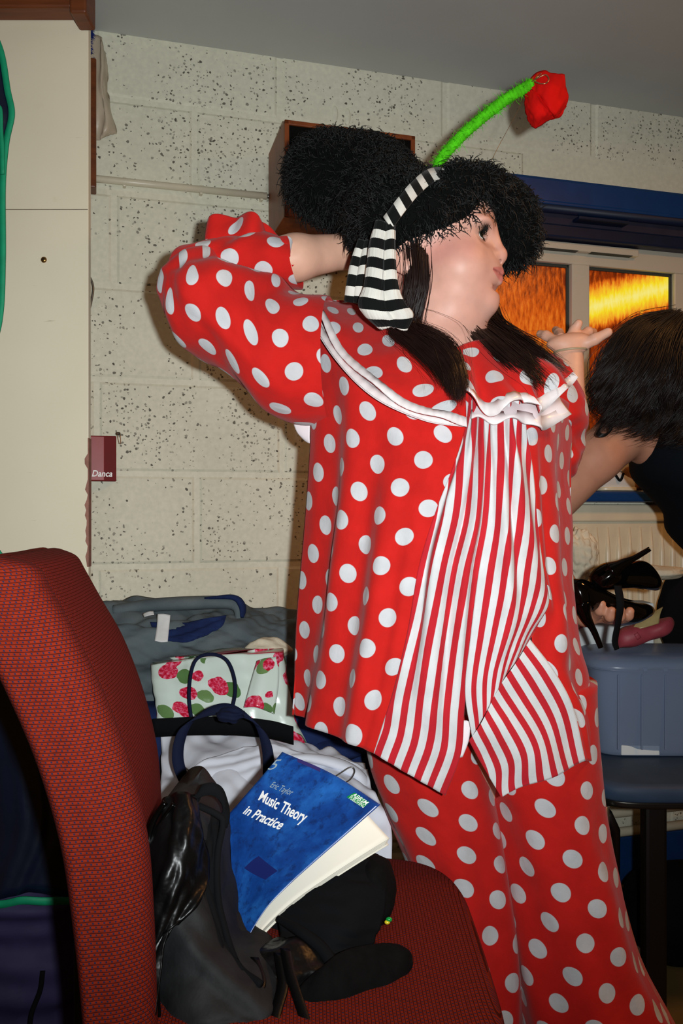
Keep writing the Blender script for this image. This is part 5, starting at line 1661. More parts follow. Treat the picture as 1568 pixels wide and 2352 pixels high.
# ---- frilled collar in two layers with ribbon edging
ci = [(800, 692, 1.43), (880, 738, 1.34), (955, 785, 1.285), (1015, 803, 1.265), (1062, 792, 1.262)]
cm = [(752, 690, 1.385), (830, 780, 1.285), (920, 850, 1.235), (1000, 886, 1.215), (1068, 890, 1.21)]
co = [(706, 686, 1.345), (775, 800, 1.258), (865, 893, 1.212), (975, 953, 1.192), (1074, 975, 1.19)]
def frill(a, n): return lambda U, V: a * np.sin(U * n) * V
collar = patch('collar', [ci, cm, co], M['dots'], clown, 50, 80, lambda U, V: 0.005 * np.sin(U * 17) * V + 0.004 * wav(U, V, 7, fu=2, fv=1), label='wide dotted frill collar edged with satin ribbon', uvoff=(.012, .03))
ri = [(1062, 792, 1.262), (1090, 783, 1.265), (1122, 778, 1.28), (1152, 776, 1.31), (1180, 778, 1.35), (1205, 785, 1.40)]
rm = [(1064, 850, 1.215), (1110, 868, 1.21), (1160, 862, 1.205), (1205, 852, 1.215), (1252, 842, 1.24), (1290, 826, 1.28)]
ro = [(1066, 906, 1.192), (1138, 950, 1.178), (1207, 912, 1.180), (1236, 948, 1.195), (1290, 905, 1.225), (1327, 866, 1.26)]
def wob(U, V): return 0.010 * np.sin(U * 24 + 1) * V ** 1.5
patch('collar_side', [ri, rm, ro], M['dots'], collar, 50, 90, wob, uvoff=(.02, .02))
# back of the collar
patch('collar_back', [[(800, 692, 1.43), (900, 690, 1.47), (1050, 720, 1.49), (1205, 785, 1.40)], [(706, 686, 1.345), (860, 760, 1.53), (1150, 790, 1.56), (1327, 868, 1.36)]], M['dots'], collar, 20, 40)
def edge_ribbon(name, outer, inner, fr, mat, disp, push=0.003, n=90, par=collar, inset=0.0):
    A = np.array([W(*p) for p in outer]); I = np.array([W(*p) for p in inner])
    G0 = eval_grid([I, A], 2, n)
    rows = [G0[1] + (G0[0] - G0[1]) * t for t in (fr, fr * .5, inset)]
    rows = [r + np.array([0, -push, 0]) for r in rows]
    G = np.array(rows)
    U, V = np.meshgrid(np.linspace(0, 1, n), np.array([1 - fr, 1 - fr / 2, 1]))
    N = gnormals(G); N = N * np.sign(-N[..., 1:2] + 1e-6)
    G = G + N * disp(U, V)[..., None]
    mkobj(name, G.reshape(-1, 3), grid_faces(3, n), mat, par, solid=0.0012, uvs=arc_uv(G).reshape(-1, 2))
edge_ribbon('ribbon', co, cm, 0.245, M['ribbon'], lambda U, V: 0.005 * np.sin(U * 17) * V + 0.004 * wav(U, V, 7, fu=2, fv=1) + 0.0003 * np.sin(U * 150), 0.0035, 160)
edge_ribbon('ribbon', ro, rm, 0.33, M['ribbon'], lambda U, V: wob(U, V) + 0.0003 * np.sin(U * 110), 0.003, 160)
# lower layer
co2 = [(x - 10 - 4 * (i == 0), y + 13 if i else y + 4, Y + .006) for i, (x, y, Y) in enumerate(co)]
co2[3] = (972, 962, 1.20); co2[4] = (1066, 978, 1.20)
patch('under_collar', [cm, co2], M['lining'], collar, 10, 60, lambda U, V: -0.006 + 0 * U)
edge_ribbon('ribbon', co2, cm, 0.22, M['ribbon'], lambda U, V: -0.003 + 0.0004 * np.sin(U * 120), 0.002, 140)
ul_t = [(1082, 938, 1.212), (1140, 942, 1.207), (1200, 940, 1.208), (1242, 950, 1.225), (1290, 930, 1.26)]
ul_b = [(1082, 962, 1.198), (1140, 968, 1.19), (1204, 966, 1.195), (1246, 988, 1.215), (1306, 955, 1.26)]
patch('under_collar', [[(1082, 920, 1.225), (1140, 922, 1.22), (1200, 922, 1.225), (1242, 926, 1.24), (1285, 915, 1.28)], ul_t, ul_b], M['lining'], collar, 30, 70, lambda U, V: 0.006 * np.sin(U * 21) * V)
edge_ribbon('ribbon', ul_b, ul_t, 0.85, M['ribbon'], lambda U, V: 0.006 * np.sin(U * 21) * V, 0.002, 120)
# bracelet
pb = []
for k in range(33):
    t_ = 2 * math.pi * k / 32
    pb.append(W(1309, 806, 1.56) + np.array([.0285 * math.cos(t_), .0275 * math.sin(t_), .004 * math.cos(t_ + 1) + .004 * math.sin(t_)]))
tube('bracelet', pb, .0021, M['bracelet'], clown, 8)

# ---- long dark hair
def hair_group(name, guides, n, sd, mat, width=.0011, k=26, parent=clown, seed=1, curl=0.0, cf=20.0):
    r = np.random.RandomState(seed)
    Gd = np.array([crom(np.array([W(*p) for p in g]), k) for g in guides])
    m = len(Gd)
    t_ = r.uniform(0, m - 1, n); i = np.minimum(t_.astype(int), m - 2); fq = (t_ - i)[:, None, None]
    P = Gd[i] * (1 - fq) + Gd[i + 1] * fq
    s = np.linspace(0, 1, k)[None, :, None]
    off = r.normal(size=(n, 1, 3)) * sd * (0.7 + 0.6 * s)
    ph = r.uniform(0, 6.28, (n, 1, 3))
    wv = np.sin(s * r.uniform(4, 11, (n, 1, 3)) + ph) * sd * 0.5 * s
    P = P + off + wv
    if curl:
        nk = 46
        ck = (t_ / (m - 1) * nk).astype(int) % nk
        ph = r.uniform(0, 6.28, (nk + 1, 1, 3))[ck]
        P = P + curl * s ** 1.5 * np.concatenate([np.sin(s * cf + ph[..., :1]), np.cos(s * cf + ph[..., :1]), 0.4 * np.sin(s * cf + 1 + ph[..., :1])], -1)
    # uneven lengths
    cut = r.uniform(0.78, 1.0, n)
    idx = np.linspace(0, 1, k)[None, :] * cut[:, None] * (k - 1)
    a = np.minimum(idx.astype(int), k - 2); fr = (idx - a)[..., None]
    ar = np.arange(n)[:, None]
    P = P[ar, a] * (1 - fr) + P[ar, a + 1] * fr
    return strands(name, P, width, mat, parent, kind=None)
g1 = [[(930, 560, 1.262), (938, 640, 1.262), (925, 715, 1.268), (898, 755, 1.262), (930, 785, 1.225), (985, 835, 1.20), (1010, 868, 1.19), (1012, 880, 1.188)],
      [(945, 560, 1.255), (950, 640, 1.255), (938, 720, 1.262), (915, 762, 1.248), (962, 795, 1.212), (1018, 850, 1.19), (1042, 900, 1.18), (1046, 925, 1.178)],
      [(965, 575, 1.25), (968, 650, 1.25), (952, 735, 1.26), (958, 765, 1.238), (1010, 790, 1.205), (1046, 838, 1.186), (1054, 890, 1.178), (1050, 930, 1.176)],
      [(976, 590, 1.248), (976, 660, 1.25), (956, 742, 1.258), (985, 757, 1.235), (1040, 790, 1.205), (1060, 845, 1.188), (1066, 885, 1.18), (1056, 915, 1.178)]]
hair_group('hair', g1, 950, .0035, M['hair'], seed=4)
hair_group('loose_hair', g1, 60, .012, M['hair'], .0007, seed=5)
g2 = [[(1062, 728, 1.33), (1072, 752, 1.31), (1110, 790, 1.255), (1170, 845, 1.215), (1210, 878, 1.20), (1222, 892, 1.195)],
      [(1090, 715, 1.36), (1105, 748, 1.345), (1150, 788, 1.285), (1205, 838, 1.23), (1238, 872, 1.215), (1248, 886, 1.21)],
      [(1125, 700, 1.40), (1140, 745, 1.38), (1185, 780, 1.33), (1240, 822, 1.27), (1282, 850, 1.26), (1308, 864, 1.26)],
      [(1135, 700, 1.40), (1150, 742, 1.385), (1185, 770, 1.34), (1225, 795, 1.29), (1262, 830, 1.27), (1300, 860, 1.27)]]
hair_group('hair', g2, 900, .005, M['hair'], seed=6)
hair_group('loose_hair', g2, 50, .014, M['hair'], .0007, seed=7)
hair_group('loose_hair', [[(1120, 690, 1.40), (1160, 765, 1.38), (1205, 775, 1.37), (1250, 768, 1.37)], [(1130, 700, 1.40), (1165, 772, 1.37), (1210, 780, 1.36), (1252, 774, 1.36)]], 30, .003, M['hair'], .0007, seed=8)
# sweep of hair round the nape (dark mass behind the neck)
hair_group('hair', [[(930, 560, 1.32), (925, 650, 1.36), (935, 740, 1.40), (960, 800, 1.42)], [(900, 560, 1.42), (930, 660, 1.46), (1010, 760, 1.47), (1050, 830, 1.47)], [(1100, 600, 1.45), (1120, 680, 1.44), (1120, 740, 1.42), (1100, 800, 1.40)]], 700, .008, M['hair'], .0022, seed=9)

# ---- fluffy black hat
hat = Body()
hat.ell(HL(.004, 0, .068), (.110, .098, .067), HM)
brim = [(-.045, .080, .045), (.0, .088, .050), (.040, .086, .066), (.076, .073, .103), (.106, .046, .110), (.122, .010, .111), (.132, -.035, .100), (.142, -.065, .085), (.130, -.085, .05), (.07, -.095, .05), (0, -.095, .04)]
hat.chain([HL(*p) for p in brim], [.024, .024, .023, .019, .017, .019, .030, .036, .034, .03, .03], k=.015)
hat.cap(HL(.132, -.05, .102), HL(.152, -.072, .048), .030, .034, k=.02)
hat.chain([HL(-.035, .080, .055), HL(-.020, .080, .032), HL(-.034, .072, .0)], [.026, .020, .012], k=.012)
bc = W(808, 420, 1.45)
hat.ell(bc, (.104, .080, .074), k=.03)
hat.ell(W(742, 392, 1.45), (.054, .06, .054), k=.04)
hat.cap(W(850, 432, 1.43), HL(-.02, 0, .08), .072, .07, k=.03)
lo = np.minimum(bc - .2, HL(0, 0, 0) - .2); hi = np.array([HL(.2, 0, 0)[0] + .04, 1.62, HL(0, 0, .2)[2] + .05])
HV, HF = hat.mesh(lo, hi, .009)
hato = mkobj('furry_hat', HV, HF, M['furbase'], clown, label='fluffy black fake-fur hat with a big round bun')
tri = np.array([[f[0], f[1], f[2]] for f in HF] + [[f[0], f[2], f[3]] for f in HF])
pa, pb_, pc = HV[tri[:, 0]], HV[tri[:, 1]], HV[tri[:, 2]]
cr = np.cross(pb_ - pa, pc - pa); ar = np.linalg.norm(cr, axis=1); nn = cr / (ar[:, None] + 1e-12)
N_ = 15000
ti = RNG.choice(len(tri), N_, p=ar / ar.sum())
u_ = RNG.uniform(size=(N_, 2)); fl_ = u_.sum(1) > 1; u_[fl_] = 1 - u_[fl_]
pb0 = pa[ti] + (pb_[ti] - pa[ti]) * u_[:, :1] + (pc[ti] - pa[ti]) * u_[:, 1:]
n0 = nn[ti]
outw = np.sign(((pb0 + n0 * .004) * 0 + 1)[:, :1])
chk = hat.ev(pb0 + n0 * .004) < 0
n0[chk] *= -1
rt_ = RNG.normal(size=(N_, 3)); rt_ -= n0 * (rt_ * n0).sum(1, keepdims=True); rt_ /= np.linalg.norm(rt_, axis=1, keepdims=True)
b2 = np.cross(n0, rt_)
ln = RNG.uniform(.009, .018, (N_, 1)); ln[:1500] = RNG.uniform(.020, .030, (1500, 1))
K = 6
S = []
phs = RNG.uniform(0, 6.28, (N_, 1))
for k in range(K):
    t_ = k / (K - 1)
    S.append(pb0 + n0 * ln * (t_ * 1.0 - .35 * t_ * t_) + rt_ * ln * (.55 * t_ * t_) + (rt_ * np.sin(phs + t_ * 6) + b2 * np.cos(phs + t_ * 6)) * .0022 * t_ - np.array([0, 0, 1]) * ln * .25 * t_ * t_)
strands('fur', np.stack(S, 1), .0022, M['fur'], hato, kind='stuff')

# striped knitted scarf over the hat
band = [(1042, 404, 1.255), (1012, 398, 1.232), (985, 406, 1.215), (952, 434, 1.198), (925, 466, 1.188), (903, 495, 1.185), (890, 512, 1.19)]
sc_ = strip('striped_scarf', [W(*p) for p in band], [(0.35, -.3, -.9)] * 2 + [(0.55, -.15, -.8)] * 5, .021, M['scarf'], clown, 60, .003, label='black and white striped ribbed scarf')
main = [[(864, 512, 1.20), (884, 507, 1.19), (904, 510, 1.195)], [(850, 560, 1.195), (880, 560, 1.182), (904, 565, 1.19)], [(843, 612, 1.19), (878, 616, 1.178), (906, 622, 1.188)],
        [(836, 660, 1.19), (874, 668, 1.178), (914, 668, 1.19)], [(824, 694, 1.195), (872, 704, 1.18), (930, 702, 1.195)], [(834, 716, 1.20), (882, 732, 1.186), (946, 722, 1.20)], [(868, 746, 1.21), (898, 754, 1.20), (932, 756, 1.21)]]
patch('scarf_tail', main, M['scarf'], sc_, 70, 50, lambda U, V: 0.006 * np.exp(-((U - .62 - .1 * V) / .07) ** 2) * -1 + 0.0012 * np.abs(np.sin(U * 60)) + 0.004 * np.sin(U * 9), solid=0.003)
side_ = [[(846, 556, 1.235), (838, 552, 1.23), (828, 556, 1.235)], [(840, 600, 1.225), (825, 602, 1.22), (812, 604, 1.23)], [(836, 645, 1.225), (818, 648, 1.215), (803, 648, 1.228)], [(830, 690, 1.235), (812, 696, 1.228), (797, 690, 1.24)]]
patch('scarf_tail', side_, M['scarf'], sc_, 50, 30, lambda U, V: 0.005 * np.sin(U * 9) + 0.0012 * np.abs(np.sin(U * 40)), solid=0.003)

# flower on a wrapped stem
sp_ = [W(*p) for p in [(1000, 392, 1.36), (1020, 356, 1.355), (1060, 312, 1.35), (1110, 268, 1.35), (1165, 226, 1.35), (1222, 192, 1.35)]]
SP = crom(np.array(sp_), 130)
rr_ = .0075 + .0016 * np.abs(np.sin(np.arange(130) * 0.95))
v, f = tube_arrays(SP, rr_, 12)
stem = mkobj('flower_stem', v, f, M['green_yarn'], clown, label='bright green yarn-wrapped stem')
fz = []
for k in range(1500):
    i = RNG.randint(0, 129); d = RNG.normal(size=3); d /= np.linalg.norm(d)
    q = SP[i] + d * .006; l_ = RNG.uniform(.003, .007) if RNG.rand() > .1 else RNG.uniform(.008, .014)
    fz.append([q, q + d * l_ * .6, q + d * l_ + RNG.normal(size=3) * .003])
strands('yarn_fuzz', np.array(fz), .0011, M['green_yarn'], stem, kind='stuff')
ros = blob('felt_rose', W(1256, 226, 1.372), (.026, .022, .036), M['rose'], clown, 24, 28, 0.02, 3, rot=-.5, label='red felt rose')
pet1 = [[(1214, 198, 1.36), (1226, 172, 1.355), (1250, 163, 1.355), (1277, 170, 1.36), (1295, 172, 1.365)],
        [(1222, 205, 1.345), (1240, 194, 1.335), (1262, 189, 1.333), (1284, 193, 1.34), (1300, 204, 1.355)],
        [(1231, 214, 1.34), (1250, 220, 1.325), (1268, 224, 1.325), (1288, 225, 1.335), (1303, 226, 1.355)],
        [(1237, 216, 1.345), (1254, 240, 1.33), (1270, 256, 1.33), (1285, 250, 1.34), (1300, 242, 1.36)],
        [(1239, 218, 1.35), (1256, 243, 1.342), (1274, 268, 1.345), (1283, 262, 1.355), (1292, 250, 1.37)]]
patch('petal', pet1, M['rose'], ros, 30, 30, lambda U, V: 0.0015 * wav(U, V, 2), solid=0.002)
pet2 = [[(1206, 212, 1.36), (1215, 207, 1.35), (1226, 206, 1.345), (1238, 214, 1.345)], [(1205, 240, 1.355), (1221, 240, 1.335), (1238, 236, 1.328), (1254, 242, 1.335)],
        [(1210, 266, 1.36), (1228, 266, 1.335), (1248, 262, 1.33), (1266, 260, 1.342)], [(1217, 286, 1.37), (1231, 294, 1.36), (1250, 282, 1.352), (1275, 266, 1.36)]]
patch('petal', pet2, M['rose'], ros, 26, 26, lambda U, V: 0.0012 * wav(U, V, 5), solid=0.002)
pet3 = [[(1240, 175, 1.40), (1265, 170, 1.40), (1292, 180, 1.39)], [(1235, 220, 1.405), (1268, 215, 1.41), (1304, 220, 1.395)], [(1245, 262, 1.40), (1268, 270, 1.40), (1298, 248, 1.39)]]
patch('petal', pet3, M['rose'], ros, 18, 18, solid=0.002)
wl = [W(*p) for p in [(1217, 190, 1.345), (1232, 181, 1.332), (1250, 172, 1.326), (1257, 175, 1.325), (1260, 183, 1.324), (1254, 191, 1.322), (1240, 192, 1.325), (1228, 187, 1.332)]]
tube('stem_wire', wl, .0009, M['wire'], stem, 6, 60)
tube('stem_wire', [W(1218, 190, 1.345), W(1232, 179, 1.333), W(1243, 169, 1.33)], .0008, M['wire'], stem, 6, 14)
tube('thread', [W(1112, 402, 1.30), W(1140, 345, 1.34), W(1175, 280, 1.36), W(1200, 232, 1.36)], .0004, M['wire'], stem, 5, 14)

# ================================================================ RIGHT: the second person
p2 = empty('person', (1.10, 1.80, 0.0), 'person with dark curly hair and black top, leaning in with black heels in hand', 'person')
B2 = Body()
hc = W(1530, 860, 1.72)
B2.ell(hc, (.085, .10, .115))
B2.cap(hc + np.array([.02, .02, -.06]), W(1600, 985, 1.78), .05, .055, k=.02)
B2.cap(W(1490, 1000, 1.73), W(1740, 1010, 1.84), .062, .06, k=.03)
B2.ell(W(1660, 1100, 1.79), (.12, .09, .16), k=.04)
B2.ell(np.array([1.06, 1.83, .86]), (.15, .11, .13), k=.06)
for lx in (1.0, 1.16):
    B2.chain([np.array([lx, 1.83, .82]), np.array([lx + .03, 1.82, .46]), np.array([lx + .04, 1.86, .08])], [.085, .055, .038], k=.03)
    B2.cap(np.array([lx + .04, 1.86, .035]), np.array([lx + .02, 1.72, .03]), .033, .026, k=.02)
el2 = W(1222, 1205, 1.63)
B2.chain([W(1466, 968, 1.72), W(1366, 1052, 1.67), el2], [.056, .047, .040], k=.02)
wr2 = W(1345, 1410, 1.60)
B2.chain([el2, W(1272, 1340, 1.61), wr2], [.042, .036, .025], k=.012)
pm2 = W(1400, 1414, 1.60)
B2.ell(pm2, (.040, .026, .016), np.array([[.98, 0, -.1], [0, 1, 0], [.1, 0, .98]]), k=.012)
for ps, rs in (([(1368, 1412, 1.58), (1378, 1402, 1.555), (1381, 1388, 1.55)], (.0105, .0095, .008)),
               ([(1395, 1420, 1.575), (1400, 1416, 1.55), (1404, 1402, 1.545)], (.0098, .009, .0075)),
               ([(1415, 1420, 1.575), (1424, 1416, 1.55), (1426, 1402, 1.545)], (.0098, .009, .0075)),
               ([(1430, 1420, 1.58), (1442, 1414, 1.56), (1446, 1404, 1.555)], (.0098, .0092, .008)),
               ([(1375, 1405, 1.62), (1395, 1392, 1.635), (1412, 1380, 1.63)], (.011, .0095, .008))):
    B2.chain([W(*q) for q in ps], rs, k=.004)
B2.chain([W(1760, 1010, 1.84), np.array([1.16, 1.84, .98]), np.array([1.18, 1.80, .80]), np.array([1.18, 1.78, .72])], [.055, .043, .03, .03], k=.02)
V2, F2 = B2.mesh((.36, 1.45, -.02), (1.25, 2.1, 1.6), .0075, [lambda c: np.linalg.norm(c - pm2, axis=1) < .09])
c2 = np.tile(lin(184, 130, 104), (len(V2), 1))
mkobj('body', V2, F2, M['skin'], p2, cols=c2)
tt = []
for z, xl, hw, hd, yc in ((1.345, .70, .13, .07, 1.75), (1.33, .64, .18, .12, 1.75), (1.30, .612, .20, .145, 1.75), (1.22, .604, .20, .155, 1.75), (1.16, .612, .20, .155, 1.76), (1.12, .650, .20, .15, 1.77), (1.08, .69, .20, .145, 1.79), (1.03, .715, .20, .14, 1.83), (.95, .80, .19, .14, 1.83), (.87, .89, .18, .14, 1.83), (.78, .90, .18, .14, 1.83)):
    tt.append(ring((xl + hw, yc, z), hw, hd, n=24, power=2.5))
loft('black_top', tt, M['black_top'], p2, 50, 60, lambda U, V: 0.003 * wav(U, V, 3), cap=(True, False))
for lx in (1.0, 1.16):
    tt = [ring((lx, 1.83, .84), .10, .11, n=20), ring((lx + .03, 1.825, .46), .075, .08, n=20), ring((lx + .045, 1.85, .07), .065, .075, n=20)]
    loft('trouser_leg', tt, M['black_top'], p2, 30, 30, cap=(True, True))
# hair
hb = Body()
hb.ell(W(1512, 850, 1.70), (.115, .125, .115))
hb.ell(W(1450, 900, 1.66), (.06, .06, .06), k=.04)
hb.ell(W(1570, 900, 1.70), (.10, .11, .11), k=.04)
HV2, HF2 = hb.mesh(W(1512, 850, 1.70) - .26, W(1512, 850, 1.70) + .26, .012)
h2 = mkobj('hair', HV2, HF2, M['hair2'], p2)
gg = [[(1540, 722, 1.62), (1450, 745, 1.58), (1395, 810, 1.56), (1365, 880, 1.565), (1370, 930, 1.57), (1385, 985, 1.575)],
      [(1545, 722, 1.60), (1470, 755, 1.555), (1425, 830, 1.535), (1395, 900, 1.54), (1400, 950, 1.55), (1402, 1000, 1.56)],
      [(1560, 725, 1.58), (1510, 770, 1.535), (1465, 850, 1.52), (1440, 920, 1.53), (1445, 960, 1.545), (1440, 985, 1.56)],
      [(1575, 730, 1.57), (1540, 790, 1.525), (1520, 870, 1.51), (1500, 940, 1.53), (1500, 990, 1.55), (1500, 1010, 1.56)],
      [(1590, 735, 1.57), (1590, 800, 1.53), (1590, 880, 1.52), (1590, 950, 1.54), (1585, 1000, 1.56), (1585, 1030, 1.57)]]
hair_group('curly_hair', gg, 1300, .0055, M['hair2'], .0016, 44, h2, 12, curl=.024, cf=15.0)
hair_group('curly_hair', gg[:2], 90, .012, M['hair2'], .0010, 40, h2, 13, curl=.026, cf=17.0)
cl = [W(1392, 960, 1.565), W(1380, 985, 1.56), W(1374, 998, 1.555), W(1382, 1003, 1.55), W(1396, 1001, 1.55), W(1404, 990, 1.552), W(1402, 978, 1.555)]
for j in range(5):
    tube('curl', [p + np.array([.002 * j - .004, .002 * j, .0015 * j]) for p in cl], .0011, M['hair2'], h2, 5, 30)

# ---- black patent heels
def pump_arrays():
    sec = [(-.112, .104, .004, .010), (-.107, .102, .018, .028), (-.090, .100, .028, .034), (-.05, .083, .029, .028), (0, .052, .032, .023), (.045, .028, .039, .024), (.085, .021, .034, .019), (.115, .016, .020, .012), (.130, .014, .006, .005), (.133, .0135, .001, .001)]
    R_ = [ring((x, 0, z), hw, h, (0, 1, 0), (0, 0, 1), 20, 2.3) for x, z, hw, h in sec]
    G_ = eval_grid(R_, 50, 32, True)
    a = (G_.reshape(-1, 3), grid_faces(50, 32, True).tolist())
    hl = tube_arrays(crom(np.array([(-.092, 0, .082), (-.094, 0, .055), (-.086, 0, .025), (-.083, 0, -.012)]), 20), np.interp(np.linspace(0, 1, 20), [0, .25, .6, 1], [.023, .013, .007, .0055]), 14)
    ins = []
    for x, z, hw, h in sec[1:6]:
        ins.append([(x, -hw * .72, z + h * .86), (x, 0, z + h * 1.02), (x, hw * .72, z + h * .86)])
    gi = eval_grid(np.array(ins), 24, 10)
    return a, hl, (gi.reshape(-1, 3), grid_faces(24, 10).tolist())
def place_pump(org_px, anchor, X, Z, sc, label):
    X = np.array(X, float); X /= np.linalg.norm(X); Z = np.array(Z, float); Z -= X * (X @ Z); Z /= np.linalg.norm(Z); Yv = np.cross(Z, X)
    Mx = np.stack([X, Yv, Z], 1) * sc
    o = W(*org_px) - Mx @ np.array(anchor)
    t = empty('high_heel', W(*org_px), label, 'shoe', 'black patent heels')
    a, hl, ins = pump_arrays()
    mkobj('upper', a[0] @ Mx.T + o, a[1], M['leather'], t)
    mkobj('heel', hl[0] @ Mx.T + o, hl[1], M['leather'], t)
    mkobj('insole', ins[0] @ Mx.T + o + Mx @ np.array([0, 0, .0008]), ins[1], M['black_leather'], t)
    return t
place_pump((1390, 1322, 1.56), (-.09, 0, .10), (.48, .80, -.34), (-.60, .50, -.66), .82, 'black patent high heel held upside down, stiletto pointing up')
place_pump((1330, 1368, 1.55), (-.09, 0, .10), (.74, .64, .16), (-.30, .14, .93), .90, 'black patent high heel in hand, stiletto pointing down beside the tunic')
strip('ankle_ribbon', [W(1418, 1345, 1.50), W(1424, 1385, 1.492), W(1420, 1425, 1.50), W(1412, 1470, 1.52), W(1416, 1492, 1.53)], [(1, .1, 0)] * 2 + [(.8, .4, 0)] * 2 + [(.7, .6, .1)], .014, M['black_cloth'], None, 40, .0015,
      label='narrow black ribbon hanging down from the held heels', cat='ribbon')

# ---- blue chair with plastic tub and shoes
SX0 = W(1378, 1840, 1.70)[0]
bc_ = empty('blue_chair', (.80, 1.84, 0.0), 'dark blue padded chair with black frame under the plastic tub', 'chair')
rr = [ring((SX0 + .20, 1.885, z), .20 + e, .190 + e, n=40, power=6) for z, e in ((.497, -.012), (.500, 0), (.520, .004), (.532, -.004), (.535, -.03), (.536, -.15))]
loft('seat', rr, M['seat_blue'], bc_, 30, 80)
rr = [ring((SX0 + .20, 1.885, z), .196, .186, n=40, power=6) for z in (.485, .498)]
loft('seat_rim', rr, M['steel_dark'], bc_, 4, 60)
for (lx, ly, tx) in ((SX0 + .012, 1.715, .004), (SX0 + .38, 1.715, 0), (SX0 + .02, 2.03, 0), (SX0 + .38, 2.03, 0)):
    v, f = tube_arrays([(lx, ly, .487), (lx + tx, ly, 0)], .011, 12); mkobj('leg', v, f, M['metal'] if ly < 1.8 and lx < .6 else M['black_metal'], bc_)
a = W(1482, 1850, 1.78); b_ = W(1534, 1850, 1.78)
v, f = boxv((a[0], 1.78, 0.0), (b_[0], 1.82, .486)); mkobj('pedestal_leg', v, f, M['black_metal'], bc_, smooth=False, bevel=.008)
v, f = tube_arrays([(SX0 + .02, 1.72, .47), (SX0 + .05, 1.76, .42), (SX0 + .055, 1.78, .25)], .010, 10); mkobj('strut', v, f, M['black_metal'], bc_)

TB = .537
tub = empty('plastic_tub', (.72, 1.98, TB), 'translucent blue-grey plastic storage tub on the dark blue chair', 'box')
xl = W(1370, 1600, 1.87)[0]
tcx, thx = xl + .17, .17
rr = [ring((tcx, 1.985, TB + z), thx + e, .115 + e, n=40, power=5) for z, e in ((.002, -.014), (.02, -.010), (.10, -.004), (.18, .0), (.195, .004))]
loft('tub_body', rr, M['tub'], tub, 30, 80, cap=(True, False), solid=.0015)
rr = [ring((tcx, 1.985, TB + z), thx + e, .115 + e, n=40, power=4) for z, e in ((.190, .006), (.200, .007), (.212, .0), (.221, -.018), (.225, -.05))]
loft('lid', rr, M['tub'], tub, 20, 80, cap=(False, True))
for k in range(5):
    x = xl + .045 + k * .052
    v, f = boxv((x, 1.866, TB + .02), (x + .004, 1.871, TB + .185)); mkobj('rib', v, f, M['tub'], tub, smooth=False, bevel=.001)
for k in range(3):
    x = xl + .10 + k * .045
    v, f = boxv((x, 1.862, TB + .192), (x + .010, 1.872, TB + .201)); mkobj('clip', v, f, M['tub'], tub, smooth=False, bevel=.001)
a = W(1420, 1722, 1.90)
v, f = boxv((a[0], 1.880, TB + .004), (a[0] + .085, 1.96, TB + .026)); mkobj('paper_pack', v, f, M['white_paper'], None, smooth=False, bevel=.002, label='flat white paper pack seen through the bottom of the tub', cat='paper')
blob('folded_cloth', (tcx + .02, 1.985, TB + .10), (.12, .075, .075), M['purple'], None, 20, 28, .03, 5, label='dark folded cloth inside the plastic tub', cat='cloth')

LT = TB + .227
# white card box with a magenta edge standing behind
a = W(1322, 1500, 2.13); b_ = W(1500, 1385, 2.13)
wb = empty('white_box', ((a[0] + b_[0]) / 2, 2.16, .535), 'white card box with magenta edge behind the plastic tub', 'box')
v, f = boxv((a[0], 2.125, .537), (b_[0], 2.20, b_[2])); mkobj('box_body', v, f, M['white_paper'], wb, smooth=False, bevel=.003)
strip('magenta_edge', [W(1330, 1442, 2.122), W(1365, 1425, 2.122), W(1400, 1408, 2.122)], (0.3, 0, 1), .007, M['pink'], wb, 10, .001)
# pink shoe with golden insole
ps = empty('pink_shoe', W(1470, 1485, 1.93) * np.array([1, 1, 0]) + np.array([0, 0, LT]), 'dusky pink flat shoe with gold insole on the tub lid', 'shoe')
sx = [(1412, 1478, .006, .008), (1425, 1466, .026, .020), (1455, 1460, .032, .024), (1490, 1452, .028, .020), (1522, 1440, .030, .020), (1540, 1434, .020, .016), (1548, 1432, .003, .004)]
loft('upper', [ring(W(x, y, 1.93), hw, h, (.2, 1, 0), (0, 0, 1), 18, 2.4) for x, y, hw, h in sx], M['pink_leather'], ps, 40, 30, lambda U, V: .0015 * wav(U, V, 2))
patch('insole', [[(1450, 1447, 1.915), (1462, 1430, 1.92), (1475, 1420, 1.93)], [(1475, 1443, 1.905), (1485, 1422, 1.912), (1497, 1408, 1.925)], [(1512, 1432, 1.905), (1516, 1410, 1.912), (1522, 1394, 1.925)]],
      M['gold_insole'], ps, 20, 14)
patch('buckle', [[(1456, 1458, 1.894), (1464, 1452, 1.894)], [(1464, 1470, 1.894), (1472, 1464, 1.894)]], M['pink_leather'], ps, 4, 4)

# dark bag hanging on the radiator and cream cloth beside it
blob('dark_rucksack', W(1575, 1415, 2.235), (.072, .045, .13), M['black_cloth'], None, 26, 34, .02, 6, label='dark bag hanging against the radiator behind the tub', cat='bag')
blob('cream_cloth', W(1330, 1275, 2.215), (.046, .034, .066), M['cream_cloth'], None, 50, 60, .055, 14, 1.9, label='crumpled cream cloth hung over the radiator', cat='cloth')
a = W(1460, 1315, 2.20)
blob('peach_cloth', a, (.13, .05, .022), M['cream_cloth'], None, 26, 44, .035, 7, 1.2, label='flat folded cream cloth below the radiator flutes', cat='cloth')

